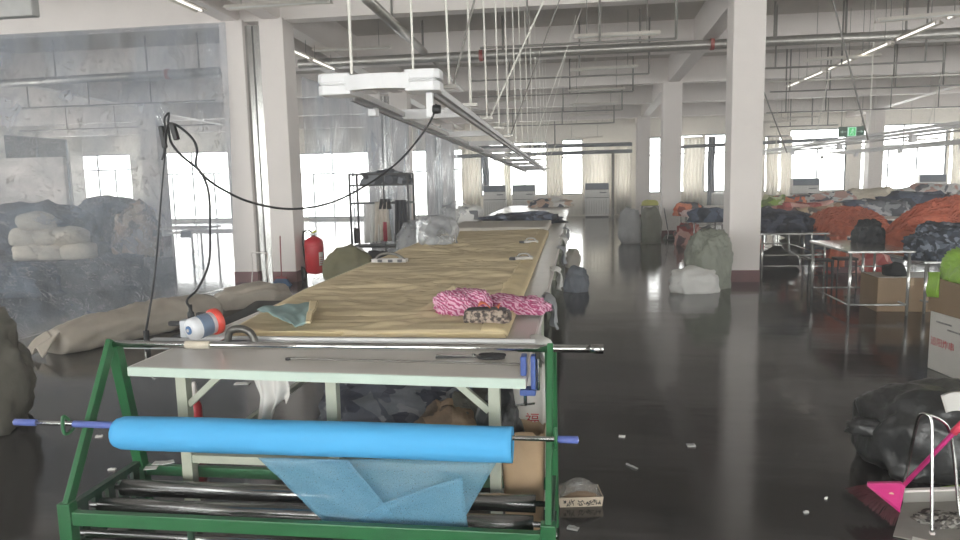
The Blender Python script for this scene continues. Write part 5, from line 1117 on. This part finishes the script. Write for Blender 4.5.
# farther benches and their heaps
far_b = [(2.95, 4.0, 19.0, 20.4, 'far bench with pale top between the two right columns'), (3.2, 4.4, 16.6, 17.6, 'bench behind the near right column, mostly hidden'), (5.3, 7.6, 17.2, 18.2, 'white edged bench behind the dark navy heap'),
         (8.0, 10.6, 18.2, 19.2, 'white edged bench left of the far navy garments'), (5.8, 8.4, 21, 22, 'bench with the orange and green heaps'), (9.0, 12.0, 22, 23, 'bench in the back row below the exit sign'),
         (6.6, 9.4, 25.5, 26.5, 'back bench before the left window air conditioner'), (11.2, 14.5, 25.5, 26.5, 'back bench before the right window air conditioner'), (3.6, 5.4, 25.0, 26.2, 'back bench behind the second right column')]
for xa, xb, ya, yb, lb in far_b: bench('sewing_bench', xa, xb, ya, yb, .8, lb, mt=white, group='far sewing benches')
oc = patches('orange_mix', [(206, 104, 72), (220, 140, 110), (150, 70, 60), (90, 92, 100)], 5); lc = patches('lime_mix', [(160, 190, 90), (120, 140, 80), (210, 214, 180)], 5)
bc = patches('beige_mix', [(200, 178, 150), (170, 140, 116), (120, 110, 104), (222, 210, 196)], 5); rc = patches('red_mix', [(176, 96, 92), (206, 160, 150), (110, 84, 90), (160, 60, 60)], 5)
wc = patches('white_mix', [(226, 224, 222), (96, 100, 112), (200, 160, 150), (60, 66, 80), (214, 214, 214)], 5); nc = patches('navy_mix', [(60, 70, 90), (84, 96, 118), (48, 56, 72), (110, 120, 138)], 4)
gc = patches('grey_mix', [(150, 154, 160), (110, 114, 122), (190, 192, 196), (80, 86, 96)], 5)
hs = [(689, 204, 19.8, .34, .2, .3, oc, 'small orange garment heap on the far bench between the right columns'), (700, 208, 19.4, .4, .25, .14, pm('pink_white', (226, 200, 198), rough=.85, bump=.3), 'flat pinkish white cloth on the far bench between the right columns'),
      (713, 214, 17.2, .5, .3, .28, nc, 'dark blue heap half hidden behind the near right column'), (688, 225, 20.0, .3, .3, .5, rc, 'dusty red bundle below the far bench between the right columns'),
      (774, 198, 21.4, .36, .3, .36, lc, 'small lime green garment heap behind the dark navy heap'), (790, 201, 21.4, .4, .3, .38, oc, 'small bright orange garment heap behind the dark navy heap'),
      (806, 202, 17.8, .7, .3, .34, rc, 'dull red garment heap right behind the dark navy heap'), (823, 209, 17.6, .62, .35, .3, bc, 'beige and brown garment heap on the white edged bench'),
      (826, 195, 22.4, .8, .35, .4, wc, 'mixed pale garment heap under the left wide window'), (852, 200, 18.8, .8, .35, .3, nc, 'slate blue garment heap on the bench under the exit sign'),
      (881, 205, 18.8, .62, .35, .34, gc, 'grey garment heap in a tray left of the far navy garments'), (912, 198, 19.2, .85, .4, .46, nc, 'far navy garment heap below the right wide window'),
      (938, 190, 25.8, 1.1, .4, .5, wc, 'black and white garment heap under the right air conditioner'), (872, 188, 26, .75, .4, .45, pm('cream_heap', (222, 212, 194), rough=.85, bump=.5), 'cream fabric bundle on the back bench below the right window'),
      (760, 207, 17.0, .34, .3, .3, gc, 'grey garment heap just right of the near right column'), (966, 205, 18.7, .4, .4, .5, wc, 'pale garment heap at the right edge behind the big orange heap'), (847, 189, 26.2, .7, .4, .35, nc, 'dark garment heap at the foot of the far exit sign column')]
for i, (px, py, y, rx, ry, rz_, m_, lb) in enumerate(hs):
    c = P(px, py, Y=y); zb_ = .802 if 'below' not in lb or 'window' in lb else .0
    heap((c.x, y, zb_), (rx, ry, max(.16, rz_)), m_, lb, 100+i, sub=4, amp=.2, wr=.18)
# small table with yellow cloth, far end of the aisle
c = P(650, 193, Y=29); bench('side_table', c.x-.35, c.x+.35, 28.7, 29.3, .72, 'small far table with yellow cloth left of the second right column', group=None)
o = MB().blob((c.x, 29, .722), (.3, .25, .2), amp=.15, wr=.1, seed=130, sub=3).build('yellow_cloth', pm('yellow_cloth', (196, 196, 96), rough=.85, bump=.3), None, smooth=True); tag(o, 'yellow cloth on the small far table', 'cloth')
# dark clutter under the benches
for i, (x, y, r) in enumerate(((3.9, 15.0, (.4, .3, .35)), (5.2, 14.4, (.6, .4, .4)), (6.4, 17.7, (.9, .4, .55)), (9.2, 18.7, (1.0, .4, .55)), (7.0, 21.5, (1.0, .4, .6)), (3.7, 17.1, (.45, .4, .6)), (10.5, 22.5, (1.2, .4, .6)), (3.5, 20, (.3, .3, .4)))):
    lb = ['bundle under the navy heap bench', 'bundle under the low orange heap bench', 'bundle under the white edged bench', 'bundle under the bench left of the far navy garments', 'bundle under the bench with orange and green heaps', 'bundle under the bench hidden by the near column', 'bundle under the back row bench below the exit sign', 'bundle under the pale topped far bench'][i]
    heap((x, y, 0), r, [darkc, rc, nc, gc][i % 4], ['charcoal ', 'dull red ', 'dark blue ', 'grey '][i % 4]+lb, 140+i, sub=3)

# ------------------------------------------------------------------ thin haze volume filling the hall
hz = bpy.data.materials.new('hall_haze'); hz.use_nodes = True; nt = hz.node_tree; nt.nodes.clear()
vs_ = nt.nodes.new('ShaderNodeVolumeScatter'); vs_.inputs['Color'].default_value = (1, .985, .97, 1); vs_.inputs['Density'].default_value = .008; vs_.inputs['Anisotropy'].default_value = .35
o_ = nt.nodes.new('ShaderNodeOutputMaterial'); nt.links.new(vs_.outputs[0], o_.inputs['Volume'])
o = MB().box(XL+.01, XR-.01, YR+.01, YF-.01, .005, 6.0).build('haze', hz, None, kind='stuff'); tag(o, 'thin haze filling the air of the whole hall', 'haze')
scn.cycles.volume_bounces = 1
